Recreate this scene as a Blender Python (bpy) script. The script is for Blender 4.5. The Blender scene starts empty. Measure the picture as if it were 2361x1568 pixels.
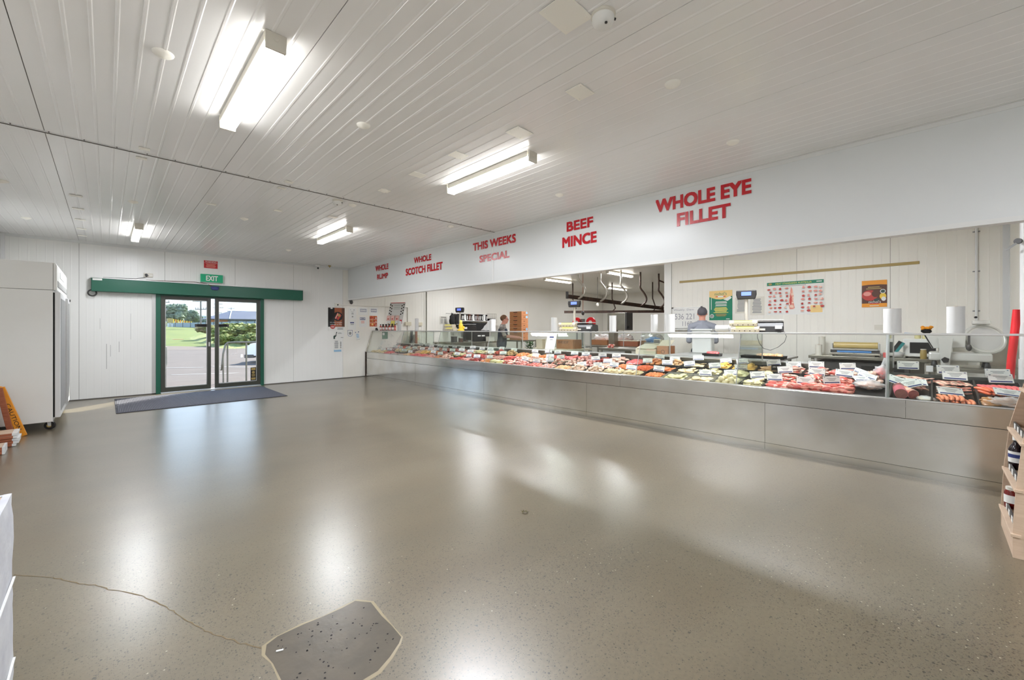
import bpy, math, random
from mathutils import Vector, Matrix, noise
random.seed(7)
S = bpy.context.scene
COL = S.collection
PI = math.pi
# ------------------------------------------------------------------ camera, world, sun, exposure
A = math.radians(44.57)
cam_d = bpy.data.cameras.new('camera'); cam = bpy.data.objects.new('camera', cam_d); COL.objects.link(cam)
cam_d.sensor_fit = 'HORIZONTAL'; cam_d.sensor_width = 36.0
cam_d.lens = 948.55 / 2361 * 36.0
cam_d.shift_y = -(784 - 758.65) / 2361
cam_d.clip_start = 0.05; cam_d.clip_end = 2000
cam.location = (0, 0, 1.30)
cam.rotation_euler = (PI / 2, 0, -A)
S.camera = cam
S.view_settings.view_transform = 'Standard'; S.view_settings.look = 'None'
S.view_settings.gamma = 1.0; S.view_settings.use_curve_mapping = False
S.view_settings.exposure = 0.74
S.cycles.transparent_max_bounces = 24
S.cycles.max_bounces = 8; S.cycles.diffuse_bounces = 4; S.cycles.glossy_bounces = 4
S.cycles.sample_clamp_indirect = 6.0
S.cycles.use_denoising = True
W = bpy.data.worlds.new('sky'); S.world = W; W.use_nodes = True
nt = W.node_tree; bg = nt.nodes['Background']
wtc = nt.nodes.new('ShaderNodeTexCoord'); wsp = nt.nodes.new('ShaderNodeSeparateXYZ'); wrp = nt.nodes.new('ShaderNodeValToRGB')
nt.links.new(wtc.outputs['Generated'], wsp.inputs[0]); nt.links.new(wsp.outputs[2], wrp.inputs[0]); nt.links.new(wrp.outputs[0], bg.inputs[0])
e_ = wrp.color_ramp.elements; e_[0].position = 0.0; e_[0].color = (.56, .72, .86, 1); e_[1].position = .9; e_[1].color = (.16, .34, .72, 1)
m_ = wrp.color_ramp.elements.new(.16); m_.color = (.62, .76, .92, 1)
bg.inputs[1].default_value = 1.9
sd = bpy.data.lights.new('sun', 'SUN'); sun = bpy.data.objects.new('sun', sd); COL.objects.link(sun)
sd.energy = 9.5; sd.angle = math.radians(0.6); sd.color = (1.0, 0.95, 0.86)
sun.rotation_euler = Vector((-.77, -.64, -.78)).to_track_quat('-Z', 'Y').to_euler()
sun.location = (20, 30, 30)

# ------------------------------------------------------------------ materials
def lin(c):
    return tuple(((x / 255) / 12.92 if x / 255 <= .04045 else ((x / 255 + .055) / 1.055) ** 2.4) for x in c) + (1,)
MATS = {}
def mat(name, c, rough=.5, metal=0, c2=None, scale=20, bump=0, bscale=None, emit=0, spec=.5, coat=0, detail=3, stretch=None, sharp=False, rvar=0):
    if name in MATS: return MATS[name]
    m = bpy.data.materials.new(name); m.use_nodes = True; MATS[name] = m
    n = m.node_tree.nodes; l = m.node_tree.links; b = n['Principled BSDF']
    b.inputs['Base Color'].default_value = lin(c); b.inputs['Roughness'].default_value = rough
    b.inputs['Metallic'].default_value = metal; b.inputs['Specular IOR Level'].default_value = spec
    if coat: b.inputs['Coat Weight'].default_value = coat; b.inputs['Coat Roughness'].default_value = .12
    if emit:
        b.inputs['Emission Color'].default_value = lin(c); b.inputs['Emission Strength'].default_value = emit
    if c2 or bump or rvar:
        tc = n.new('ShaderNodeTexCoord'); mp = n.new('ShaderNodeMapping'); l.new(tc.outputs['Object'], mp.inputs[0])
        if stretch: mp.inputs['Scale'].default_value = stretch
        nz = n.new('ShaderNodeTexNoise'); nz.inputs['Scale'].default_value = scale; nz.inputs['Detail'].default_value = detail
        l.new(mp.outputs[0], nz.inputs['Vector'])
        if c2:
            r = n.new('ShaderNodeValToRGB'); r.color_ramp.elements[0].color = lin(c); r.color_ramp.elements[1].color = lin(c2)
            r.color_ramp.elements[0].position = .46 if sharp else .33; r.color_ramp.elements[1].position = .54 if sharp else .67
            l.new(nz.outputs[0], r.inputs[0]); l.new(r.outputs[0], b.inputs['Base Color'])
        if rvar:
            mr = n.new('ShaderNodeMapRange'); mr.inputs[3].default_value = max(.02, rough - rvar); mr.inputs[4].default_value = rough + rvar
            l.new(nz.outputs[0], mr.inputs[0]); l.new(mr.outputs[0], b.inputs['Roughness'])
        if bump:
            nb = n.new('ShaderNodeTexNoise'); nb.inputs['Scale'].default_value = bscale or scale; l.new(mp.outputs[0], nb.inputs['Vector'])
            bp = n.new('ShaderNodeBump'); bp.inputs['Strength'].default_value = 1; bp.inputs['Distance'].default_value = bump
            l.new(nb.outputs[0], bp.inputs['Height']); l.new(bp.outputs[0], b.inputs['Normal'])
    return m
def glassm(name, tint=(.975, .988, .98), rough=.0, haze=0.0, f=1.45):
    if name in MATS: return MATS[name]
    m = bpy.data.materials.new(name); m.use_nodes = True; MATS[name] = m
    n = m.node_tree.nodes; l = m.node_tree.links; n.remove(n['Principled BSDF'])
    t = n.new('ShaderNodeBsdfTransparent'); t.inputs[0].default_value = tint + (1,)
    g = n.new('ShaderNodeBsdfGlossy'); g.inputs['Roughness'].default_value = rough
    fr = n.new('ShaderNodeFresnel'); ge = n.new('ShaderNodeNewGeometry'); ir = n.new('ShaderNodeMapRange'); ir.inputs[3].default_value = f; ir.inputs[4].default_value = 1 / f
    l.new(ge.outputs['Backfacing'], ir.inputs[0]); l.new(ir.outputs[0], fr.inputs[0])
    mx = n.new('ShaderNodeMixShader'); l.new(fr.outputs[0], mx.inputs[0]); l.new(t.outputs[0], mx.inputs[1]); l.new(g.outputs[0], mx.inputs[2])
    out = mx
    if haze:
        d = n.new('ShaderNodeBsdfDiffuse'); d.inputs[0].default_value = (.85, .85, .85, 1)
        m2 = n.new('ShaderNodeMixShader'); m2.inputs[0].default_value = haze
        l.new(mx.outputs[0], m2.inputs[1]); l.new(d.outputs[0], m2.inputs[2]); out = m2
    l.new(out.outputs[0], n['Material Output'].inputs[0])
    return m
def M(n): return MATS[n]
mat('panel', (242, 242, 239), .32, spec=.5, bump=.0006, bscale=1.3, c2=(238, 238, 234), scale=.8)
mat('panel_warm', (242, 239, 231), .36, c2=(237, 234, 224), scale=.8)
mat('ceil', (246, 246, 246), .23, spec=.5, c2=(241, 241, 240), scale=.7, bump=.0006, bscale=1.1)
mat('joint', (96, 92, 86), .7)
mat('fascia', (226, 229, 230), .262, c2=(223, 226, 226), scale=.6, spec=.32)
mat('trimwhite', (226, 227, 226), .35)
mat('alu', (196, 196, 194), .38, .55)
mat('red_letter', (196, 30, 42), .25)
mat('white', (236, 236, 232), .45)
mat('capc', (250, 248, 240), .5)
mat('offwhite', (222, 218, 206), .5)
mat('cream', (222, 214, 190), .5)
mat('fridge', (240, 240, 236), .42, c2=(236, 235, 230), scale=1.5)
mat('grey', (150, 150, 148), .5)
mat('dgrey', (72, 70, 68), .45)
mat('black', (22, 22, 23), .4)
mat('blackmatt', (30, 28, 27), .8)
mat('green', (14, 92, 70), .35)
mat('dgreen', (30, 58, 50), .35)
mat('doorframe', (62, 64, 56), .35)
mat('exitgreen', (0, 150, 104), .4, emit=.12)
mat('signred', (205, 30, 44), .4)
mat('navy', (44, 58, 118), .5)
mat('blue', (90, 145, 205), .5)
mat('lblue', (150, 190, 220), .5)
mat('textgrey', (140, 142, 146), .6)
mat('yellow', (240, 200, 60), .45)
mat('lyellow', (240, 228, 120), .5)
mat('orange', (240, 158, 40), .5)
mat('brown', (92, 52, 34), .5)
mat('gold', (170, 146, 84), .45)
mat('postergreen', (8, 128, 96), .5)
mat('posterpeach', (240, 206, 136), .5)
mat('meatred', (190, 62, 52), .5)
mat('meatpink', (228, 150, 138), .5)
mat('darkbrown', (48, 34, 28), .45)
mat('foodphoto', (150, 50, 20), .5, c2=(214, 120, 60), scale=30, sharp=True)
mat('redplastic', (226, 24, 34), .4)
mat('carton', (176, 122, 78), .8, c2=(168, 114, 70), scale=8)
mat('carton2', (190, 128, 86), .8, c2=(196, 130, 84), scale=8)
mat('wood', (208, 184, 160), .6, c2=(196, 170, 146), scale=6, stretch=(1, 1, 12))
mat('woodred', (150, 84, 54), .7, c2=(176, 106, 74), scale=14, stretch=(1, 14, 14))
mat('whitepaint', (206, 208, 212), .65, c2=(188, 190, 198), scale=7, bump=.003, bscale=22)
mat('lcd', (90, 110, 225), .3, emit=.8)
mat('tube', (255, 253, 250), .4, emit=13.0)
mat('tube2', (255, 250, 240), .4, emit=10.0)
mat('rubber', (38, 37, 36), .8)
mat('plastic', (204, 204, 202), .4)
mat('tubc', (192, 194, 190), .45)
mat('egg', (214, 204, 180), .85, c2=(204, 192, 166), scale=40)
mat('plant', (60, 120, 30), .6, c2=(30, 80, 20), scale=30)
mat('rust', (84, 62, 50), .5, .3, c2=(58, 46, 40), scale=14)
mat('galv', (190, 184, 172), .4, .5)
mat('railpaint', (104, 102, 92), .5)
mat('scalebody', (34, 32, 31), .4)
mat('skin', (214, 152, 132), .55)
mat('hair', (126, 92, 66), .8, c2=(104, 74, 50), scale=60)
mat('hair2', (96, 94, 100), .8)
mat('apron', (48, 58, 76), .8)
mat('shirt', (176, 168, 158), .8, c2=(60, 58, 56), scale=40, stretch=(.2, .2, 3), sharp=True)
mat('shirt2', (146, 150, 160), .8)
mat('trouser', (52, 56, 66), .85)
mat('wrapgold', (196, 172, 108), .3)
mat('teal', (40, 130, 130), .4)
glassm('glass')
glassm('doorglass', (.97, .985, .985))
glassm('clear', (.97, .97, .97), .05, .12)
glassm('film', (.95, .95, .95), .15, .35)
glassm('divider', (.90, .94, .91))

def steel(name, c, rough, streak, metal=1.0, stain=None, wave=.0015):
    m = mat(name, c, rough, metal); n = m.node_tree.nodes; l = m.node_tree.links; b = n['Principled BSDF']
    tc = n.new('ShaderNodeTexCoord')
    mp = n.new('ShaderNodeMapping'); mp.inputs['Scale'].default_value = streak; l.new(tc.outputs['Object'], mp.inputs[0])
    nz = n.new('ShaderNodeTexNoise'); nz.inputs['Scale'].default_value = 3; nz.inputs['Detail'].default_value = 5; l.new(mp.outputs[0], nz.inputs['Vector'])
    mr = n.new('ShaderNodeMapRange'); mr.inputs[3].default_value = .10 if rough < .28 else .30; mr.inputs[4].default_value = .23 if rough < .28 else .40
    l.new(nz.outputs[0], mr.inputs[0]); l.new(mr.outputs[0], b.inputs['Roughness'])
    n2 = n.new('ShaderNodeTexNoise'); n2.inputs['Scale'].default_value = 2.2; n2.inputs['Detail'].default_value = 6; l.new(tc.outputs['Object'], n2.inputs['Vector'])
    r = n.new('ShaderNodeValToRGB'); r.color_ramp.elements[0].position = .35; r.color_ramp.elements[1].position = .62
    r.color_ramp.elements[0].color = lin(stain or c); r.color_ramp.elements[1].color = lin(c)
    l.new(n2.outputs[0], r.inputs[0]); l.new(r.outputs[0], b.inputs['Base Color'])
    n3 = n.new('ShaderNodeTexNoise'); n3.inputs['Scale'].default_value = 1.1; n3.inputs['Detail'].default_value = 0; l.new(tc.outputs['Object'], n3.inputs['Vector'])
    bp = n.new('ShaderNodeBump'); bp.inputs['Distance'].default_value = wave * 10; l.new(n3.outputs[0], bp.inputs['Height']); l.new(bp.outputs[0], b.inputs['Normal'])
    return m
steel('steel', (228, 229, 229), .20, (1, 1, 14), stain=(214, 213, 208))
steel('steel_fascia', (222, 222, 220), .26, (1, .3, 6), stain=(206, 204, 198), wave=.0006)
steel('steel_bench', (176, 172, 160), .34, (1, 1, 6), stain=(150, 146, 134), wave=.0005)
steel('deck', (130, 132, 128), .35, (4, 4, 4), wave=.0005)

def floor_material():
    m = mat('concrete_floor', (150, 140, 118), .24); n = m.node_tree.nodes; l = m.node_tree.links; b = n['Principled BSDF']
    tc = n.new('ShaderNodeTexCoord')
    def nz(scale, detail=4, st=None):
        x = n.new('ShaderNodeTexNoise'); x.inputs['Scale'].default_value = scale; x.inputs['Detail'].default_value = detail
        if st:
            mp = n.new('ShaderNodeMapping'); mp.inputs['Scale'].default_value = st; l.new(tc.outputs['Object'], mp.inputs[0]); l.new(mp.outputs[0], x.inputs['Vector'])
        else: l.new(tc.outputs['Object'], x.inputs['Vector'])
        return x
    def ramp(src, p0, p1, c0, c1):
        r = n.new('ShaderNodeValToRGB'); e = r.color_ramp.elements; e[0].position = p0; e[1].position = p1; e[0].color = c0; e[1].color = c1
        l.new(src, r.inputs[0]); return r.outputs[0]
    def mix(fac, a, c):
        x = n.new('ShaderNodeMix'); x.data_type = 'RGBA'
        if isinstance(fac, float): x.inputs[0].default_value = fac
        else: l.new(fac, x.inputs[0])
        for s, i in ((a, 6), (c, 7)):
            if isinstance(s, tuple): x.inputs[i].default_value = s
            else: l.new(s, x.inputs[i])
        return x.outputs[2]
    def math_(op, a, c):
        x = n.new('ShaderNodeMath'); x.operation = op
        for s, i in ((a, 0), (c, 1)):
            if isinstance(s, (int, float)): x.inputs[i].default_value = s
            else: l.new(s, x.inputs[i])
        return x.outputs[0]
    W1, K = (1, 1, 1, 1), (0, 0, 0, 1)
    base = ramp(nz(.7, 5).outputs[0], .35, .68, lin((106, 96, 76)), lin((121, 111, 91)))
    wide = ramp(nz(1.6, 3, (.4, 1.2, 1)).outputs[0], .42, .66, K, W1)
    base = mix(math_('MULTIPLY', wide, .35), base, lin((84, 77, 62)))
    fine = nz(60, 2)
    base = mix(math_('MULTIPLY', ramp(fine.outputs[0], .4, .62, K, W1), .22), base, lin((76, 69, 57)))
    warm = ramp(nz(1.1, 5, (1, 1.6, 1)).outputs[0], .48, .66, K, W1)
    base = mix(math_('MULTIPLY', warm, .40), base, lin((98, 85, 64)))
    # exposed aggregate: dark and pale chips, more of them in worn zones
    mask = ramp(nz(.55, 4).outputs[0], .36, .66, (.05, .05, .05, 1), W1)
    sep = n.new('ShaderNodeSeparateXYZ'); l.new(tc.outputs['Object'], sep.inputs[0])
    near = n.new('ShaderNodeMapRange'); near.inputs[1].default_value = 6.0; near.inputs[2].default_value = 1.0; l.new(sep.outputs[1], near.inputs[0])
    dens = math_('MULTIPLY', mask, math_('ADD', math_('MULTIPLY', near.outputs[0], .8), .12))
    for sc, thr, colr, seed in ((170, .34, (62, 54, 45), 0), (100, .34, (46, 41, 35), 3), (58, .30, (34, 30, 27), 5), (64, .22, (186, 178, 156), 8)):
        v = n.new('ShaderNodeTexVoronoi'); v.inputs['Scale'].default_value = sc; v.inputs['Randomness'].default_value = 1
        mp = n.new('ShaderNodeMapping'); mp.inputs['Location'].default_value = (seed, seed, 0); l.new(tc.outputs['Object'], mp.inputs[0]); l.new(mp.outputs[0], v.inputs['Vector'])
        sc_ = n.new('ShaderNodeSeparateColor'); l.new(v.outputs['Color'], sc_.inputs[0])
        pick = math_('LESS_THAN', sc_.outputs[0], math_('MULTIPLY', dens if seed < 5 else math_('POWER', dens, 3.0), {0: .7, 3: .42, 5: .30, 8: .14}[seed]))
        dot = math_('LESS_THAN', v.outputs['Distance'], thr)
        base = mix(math_('MULTIPLY', math_('MULTIPLY', pick, dot), .85), base, lin(colr))
    l.new(base, b.inputs['Base Color'])
    rr = n.new('ShaderNodeMapRange'); rr.inputs[3].default_value = .284; rr.inputs[4].default_value = .32; l.new(nz(1.3, 6).outputs[0], rr.inputs[0]); l.new(rr.outputs[0], b.inputs['Roughness'])
    b.inputs['Specular IOR Level'].default_value = 1.0
    b.inputs['Coat Weight'].default_value = .45; b.inputs['Coat Roughness'].default_value = .285
    return m
floor_material()

# ------------------------------------------------------------------ mesh builder
class MB:
    def __init__(s): s.v = []; s.f = []; s.m = []
    def add(s, vs, fs, m=0):
        k = len(s.v); s.v += [tuple(p) for p in vs]; s.f += [tuple(i + k for i in f) for f in fs]; s.m += [m] * len(fs); return s
    def box(s, x0, y0, z0, x1, y1, z1, m=0):
        vs = [(x, y, z) for z in (z0, z1) for y in (y0, y1) for x in (x0, x1)]
        return s.add(vs, [(0, 2, 3, 1), (4, 5, 7, 6), (0, 1, 5, 4), (2, 6, 7, 3), (0, 4, 6, 2), (1, 3, 7, 5)], m)
    def obox(s, c, U, V, N, su, sv, sn, m=0):
        c, U, V, N = Vector(c), Vector(U), Vector(V), Vector(N)
        vs = [c + U * (su * a / 2) + V * (sv * b / 2) + N * (sn * g / 2) for g in (-1, 1) for b in (-1, 1) for a in (-1, 1)]
        return s.add(vs, [(0, 2, 3, 1), (4, 5, 7, 6), (0, 1, 5, 4), (2, 6, 7, 3), (0, 4, 6, 2), (1, 3, 7, 5)], m)
    def prism(s, poly, axis, a0, a1, m=0):
        def P(p, a): return {'x': (a, p[0], p[1]), 'y': (p[0], a, p[1]), 'z': (p[0], p[1], a)}[axis]
        n = len(poly); vs = [P(p, a0) for p in poly] + [P(p, a1) for p in poly]
        return s.add(vs, [tuple(range(n))[::-1], tuple(range(n, 2 * n))] + [(i, (i + 1) % n, n + (i + 1) % n, n + i) for i in range(n)], m)
    def cyl(s, p0, p1, r0, r1=None, n=14, m=0, caps=True):
        r1 = r0 if r1 is None else r1; p0, p1 = Vector(p0), Vector(p1); d = (p1 - p0).normalized()
        u = d.orthogonal().normalized(); w = d.cross(u)
        vs = [p + (u * math.cos(2 * PI * i / n) + w * math.sin(2 * PI * i / n)) * r for p, r in ((p0, r0), (p1, r1)) for i in range(n)]
        fs = [(i, (i + 1) % n, n + (i + 1) % n, n + i) for i in range(n)]
        if caps: fs += [tuple(range(n))[::-1], tuple(range(n, 2 * n))]
        return s.add(vs, fs, m)
    def tube(s, pts, r, n=8, m=0):
        pts = [Vector(p) for p in pts]; k = len(pts); rs = r if isinstance(r, (list, tuple)) else [r] * k
        vs = []; u = None
        for i, p in enumerate(pts):
            d = (pts[min(i + 1, k - 1)] - pts[max(i - 1, 0)]).normalized()
            u = d.orthogonal().normalized() if u is None else (u - d * u.dot(d)).normalized()
            w = d.cross(u)
            vs += [p + (u * math.cos(2 * PI * j / n) + w * math.sin(2 * PI * j / n)) * rs[i] for j in range(n)]
        fs = [(i * n + j, i * n + (j + 1) % n, (i + 1) * n + (j + 1) % n, (i + 1) * n + j) for i in range(k - 1) for j in range(n)]
        fs += [tuple(range(n))[::-1], tuple(range((k - 1) * n, k * n))]
        return s.add(vs, fs, m)
    def lathe(s, prof, c=(0, 0, 0), n=16, m=0):
        c = Vector(c); k = len(prof)
        vs = [c + Vector((r * math.cos(2 * PI * j / n), r * math.sin(2 * PI * j / n), z)) for r, z in prof for j in range(n)]
        fs = [(i * n + j, i * n + (j + 1) % n, (i + 1) * n + (j + 1) % n, (i + 1) * n + j) for i in range(k - 1) for j in range(n)]
        fs += [tuple(range(n))[::-1], tuple(range((k - 1) * n, k * n))]
        return s.add(vs, fs, m)
    def blob(s, c, R, amp=.15, fr=1.5, seed=0, nu=12, nv=8, m=0, sq=1.0):
        c = Vector(c); vs = [c + Vector((0, 0, -R[2]))]
        for i in range(1, nv):
            t = PI * i / nv - PI / 2
            for j in range(nu):
                a = 2 * PI * j / nu
                d = Vector((math.cos(t) * math.cos(a), math.cos(t) * math.sin(a), math.sin(t)))
                k = 1 + amp * noise.noise(d * fr + Vector((seed * 7.3, seed * 3.1, seed)))
                e = Vector([math.copysign(abs(q) ** sq, q) for q in d])
                vs.append(c + Vector((e.x * R[0] * k, e.y * R[1] * k, e.z * R[2] * k)))
        vs.append(c + Vector((0, 0, R[2])))
        fs = [(0, 1 + (j + 1) % nu, 1 + j) for j in range(nu)]
        for i in range(nv - 2):
            for j in range(nu):
                fs.append((1 + i * nu + j, 1 + i * nu + (j + 1) % nu, 1 + (i + 1) * nu + (j + 1) % nu, 1 + (i + 1) * nu + j))
        b = 1 + (nv - 2) * nu; top = len(vs) - 1
        fs += [(b + j, b + (j + 1) % nu, top) for j in range(nu)]
        return s.add(vs, fs, m)
    def text(s, string, O, U, V, w, h, m=0, bold=.0, depth=.001):
        vs, fs = text_geo(string)
        if not vs: return s
        xs = [p[0] for p in vs]; ys = [p[1] for p in vs]
        x0, x1, y0, y1 = min(xs), max(xs), min(ys), max(ys)
        O, U, V = Vector(O), Vector(U), Vector(V); N = U.cross(V)
        e = bold * h
        for k, (du, dv) in enumerate(((0, 0),) if not bold else ((-e, -e), (-e, e), (e, -e), (e, e), (0, 0))):
            s.add([O + U * (e + du + (p[0] - x0) / (x1 - x0) * (w - 2 * e)) + V * (e + dv + (p[1] - y0) / (y1 - y0) * (h - 2 * e)) + N * (depth + .0002 * k) for p in vs], fs, m)
        return s
    def mesh(s, name, mats, smooth=False, ang=.7):
        me = bpy.data.meshes.new(name); me.from_pydata(s.v, [], s.f)
        for x in (mats if isinstance(mats, (list, tuple)) else [mats]): me.materials.append(M(x) if isinstance(x, str) else x)
        me.polygons.foreach_set('material_index', s.m)
        if smooth:
            me.polygons.foreach_set('use_smooth', [True] * len(s.f)); me.update(); me.set_sharp_from_angle(angle=1.6 if name in ('film', 'liner_bag', 'meat', 'contents', 'mince_heap', 'bag', 'meat_film', 'shrub', 'crown') else ang)
        me.update(); return me
    def build(s, name, mats, parent=None, smooth=False, bevel=0, loc=None):
        o = bpy.data.objects.new(name, s.mesh(name, mats, smooth)); COL.objects.link(o)
        if parent: o.parent = parent
        if loc: o.location = loc
        if bevel:
            b = o.modifiers.new('bevel', 'BEVEL'); b.width = bevel; b.segments = 2; b.limit_method = 'ANGLE'
        return o
_TX = {}
def text_geo(string):
    k = string
    if k not in _TX:
        cu = bpy.data.curves.new('t', 'FONT'); cu.body = string; cu.resolution_u = 3; cu.align_x = 'CENTER'; cu.space_line = .95
        o = bpy.data.objects.new('t', cu); COL.objects.link(o); bpy.context.view_layer.update()
        me = bpy.data.meshes.new_from_object(o.evaluated_get(bpy.context.evaluated_depsgraph_get()))
        _TX[k] = ([tuple(v.co) for v in me.vertices], [tuple(p.vertices) for p in me.polygons])
        bpy.data.objects.remove(o); bpy.data.curves.remove(cu); bpy.data.meshes.remove(me)
    return _TX[k]
def tag(o, label=None, cat=None, group=None, kind=None):
    if label: o['label'] = label
    if cat: o['category'] = cat
    if group: o['group'] = group
    if kind: o['kind'] = kind
    return o
def thing(name, label, cat, loc=(0, 0, 0), rot=(0, 0, 0), group=None):
    o = bpy.data.objects.new(name, None); COL.objects.link(o); o.location = loc; o.rotation_euler = rot; o.empty_display_size = .1
    return tag(o, label, cat, group)
def struct(name, mb, m, **k):
    return tag(mb.build(name, m, **k), kind='structure')
def copy_tree(o, parent=None):
    c = o.copy(); COL.objects.link(c)
    if parent: c.parent = parent
    for ch in list(o.children): copy_tree(ch, c)
    return c
X_, Y_, Z_ = Vector((1, 0, 0)), Vector((0, 1, 0)), Vector((0, 0, 1))
def rectgrid(O, U, V, u0, v0, u1, v1): return Vector(O) + Vector(U) * u0 + Vector(V) * v0
def sheet(name, label, cat, O, U, V, w, h, base, marks=(), group=None, th=.002, curl=0):
    """A flat printed sheet: lower left corner O, right U, up V; marks in fractions of the sheet."""
    O, U, V = Vector(O), Vector(U).normalized(), Vector(V).normalized(); N = U.cross(V)
    t = thing(name, label, cat, O, group=group); Z0 = Vector((0, 0, 0))
    b = MB(); b.obox(U * w / 2 + V * h / 2 + N * th / 2, U, V, N, w, h, th); b.build('paper', base, t)
    if marks:
        mats = []; p = MB()
        for i, k in enumerate(marks):
            mm = k[-1]
            if mm not in mats: mats.append(mm)
            mi = mats.index(mm); q = N * (th + .0006 + .00025 * i)
            P = lambda a, c: U * (a * w) + V * (c * h) + q
            if k[0] == 'r': p.add([P(k[1], k[2]), P(k[3], k[2]), P(k[3], k[4]), P(k[1], k[4])], [(0, 1, 2, 3)], mi)
            elif k[0] == 'p': p.add([P(*c) for c in k[1]], [tuple(range(len(k[1])))], mi)
            elif k[0] == 'e': p.add([P(k[1] + k[3] * math.cos(2 * PI * j / 18), k[2] + k[4] * math.sin(2 * PI * j / 18)) for j in range(18)], [tuple(range(18))], mi)
            elif k[0] == 't': p.text(k[1], P(k[2], k[3]), U, V, (k[4] - k[2]) * w, (k[5] - k[3]) * h, mi, depth=0, bold=.0)
            elif k[0] == 'l':
                n = k[5]
                for j in range(n):
                    y = k[4] - (k[4] - k[2]) * (j + .5) / n; hh = (k[4] - k[2]) / n * .28; e = (k[3] - k[1]) * random.uniform(0, .18)
                    p.add([P(k[1] + e, y - hh), P(k[3] - e, y - hh), P(k[3] - e, y + hh), P(k[1] + e, y + hh)], [(0, 1, 2, 3)], mi)
        p.build('print', mats, t)
    return t
ORD = ['', 'first', 'second', 'third', 'fourth', 'fifth', 'sixth', 'seventh', 'eighth', 'ninth', 'tenth']

# ------------------------------------------------------------------ room shell
YW, ZC, XL, XB, XBW, XR = 10.87, 2.906, -1.26, 4.58, 8.60, 16.75
struct('floor', MB().box(XL - .1, -4.6, -.12, XR + .1, 10.97, 0), 'concrete_floor')
def panel(O, U, V, N, u0, u1, v0, v1, name, parent, m, ribs=None, holes=None, g=.0022, dep=.008, rh=.0013, joint0=-.36):
    O, U, V, N = map(Vector, (O, U, V, N)); b = MB()
    rects = [(u0 + g, u1 - g, v0, v1)]
    if holes:
        rects = []
        hu0, hu1, hv0, hv1 = holes
        a0, a1 = max(u0 + g, hu0), min(u1 - g, hu1)
        if a0 >= a1: rects = [(u0 + g, u1 - g, v0, v1)]
        else:
            if a0 > u0 + g: rects.append((u0 + g, a0, v0, v1))
            if a1 < u1 - g: rects.append((a1, u1 - g, v0, v1))
            if hv0 > v0: rects.append((a0, a1, v0, hv0))
            if hv1 < v1: rects.append((a0, a1, hv1, v1))
    for r0, r1, s0, s1 in rects:
        P = lambda a, c, d: O + U * a + V * c + N * d
        b.add([P(r0, s0, 0), P(r1, s0, 0), P(r1, s1, 0), P(r0, s1, 0), P(r0, s0, -dep), P(r1, s0, -dep), P(r1, s1, -dep), P(r0, s1, -dep)],
              [(0, 1, 2, 3), (0, 4, 5, 1), (1, 5, 6, 2), (2, 6, 7, 3), (3, 7, 4, 0)])
        if ribs:
            k0 = math.ceil((r0 - joint0) / .1)
            u = joint0 + .1 * k0
            while u < r1 - .012:
                if u > r0 + .012 and abs(((u - joint0) / 1.2) - round((u - joint0) / 1.2)) > .03:
                    b.add([P(u - .010, s0, 0), P(u - .005, s0, rh), P(u + .005, s0, rh), P(u + .010, s0, 0), P(u - .010, s1, 0), P(u - .005, s1, rh), P(u + .005, s1, rh), P(u + .010, s1, 0)],
                          [(0, 1, 5, 4), (1, 2, 6, 5), (2, 3, 7, 6)])
                u += .1
    return b.build(name, m, parent)
def flipN(o): return o
# exit wall (faces -Y)
HOLE = (.727, 2.545, -.1, 2.0)
bk = MB(); bk.box(XL - .1, YW + .008, 0, .727, YW + .11, ZC); bk.box(2.545, YW + .008, 0, XR + .1, YW + .11, ZC); bk.box(.727, YW + .008, 2.0, 2.545, YW + .11, ZC)
wexit = struct('wall_exit', bk, 'joint')
e = [XL] + [-.36 + 1.2 * k for k in range(0, 15)]; e[-1] = XR
for i in range(len(e) - 1):
    panel((0, YW, 0), X_, Z_, -Y_, e[i], e[i + 1], 0.0, ZC, 'wall_panel', wexit, 'panel' if e[i] < 4 else 'panel_warm', True, HOLE)
# left wall (faces +X)
wl = struct('wall_left', MB().box(XL - .1, -4.6, 0, XL - .008, YW, ZC), 'joint')
ys = [-4.5, -3.2, -2.0, -.8, .4, 1.6, 2.8, 4.0, 5.2, 6.4, 7.6, 8.8, 10.0, YW]
for i in range(len(ys) - 1): panel((XL, 0, 0), Y_, Z_, X_, ys[i], ys[i + 1], 0, ZC, 'wall_panel', wl, 'panel', True, joint0=.4)
# rear wall behind the viewer
wr = struct('wall_rear', MB().box(XL, -4.6, 0, 6.3, -4.508, ZC), 'joint')
e2 = [XL] + [-.36 + 1.2 * k for k in range(0, 6)] + [6.3]
for i in range(len(e2) - 1): panel((0, -4.5, 0), -X_, Z_, Y_, -e2[i + 1], -e2[i], 0, ZC, 'wall_panel', wr, 'panel', True, joint0=.36)
# back wall of the service area (faces -X)
wb = struct('wall_back', MB().box(XBW + .008, -.85, 0, XBW + .10, 4.0, ZC), 'joint')
jb = [-.75, .443 - .017, 1.632, 2.83, 3.868]
for i in range(len(jb) - 1): panel((XBW, 0, 0), -Y_, Z_, -X_, -jb[i + 1], -jb[i], 0, ZC, 'wall_panel', wb, 'panel_warm', True, joint0=-1.632)
struct('trim_1', MB().box(XBW - .012, 3.872, 0, XBW + .11, 4.03, ZC), 'panel', bevel=.004)
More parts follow.
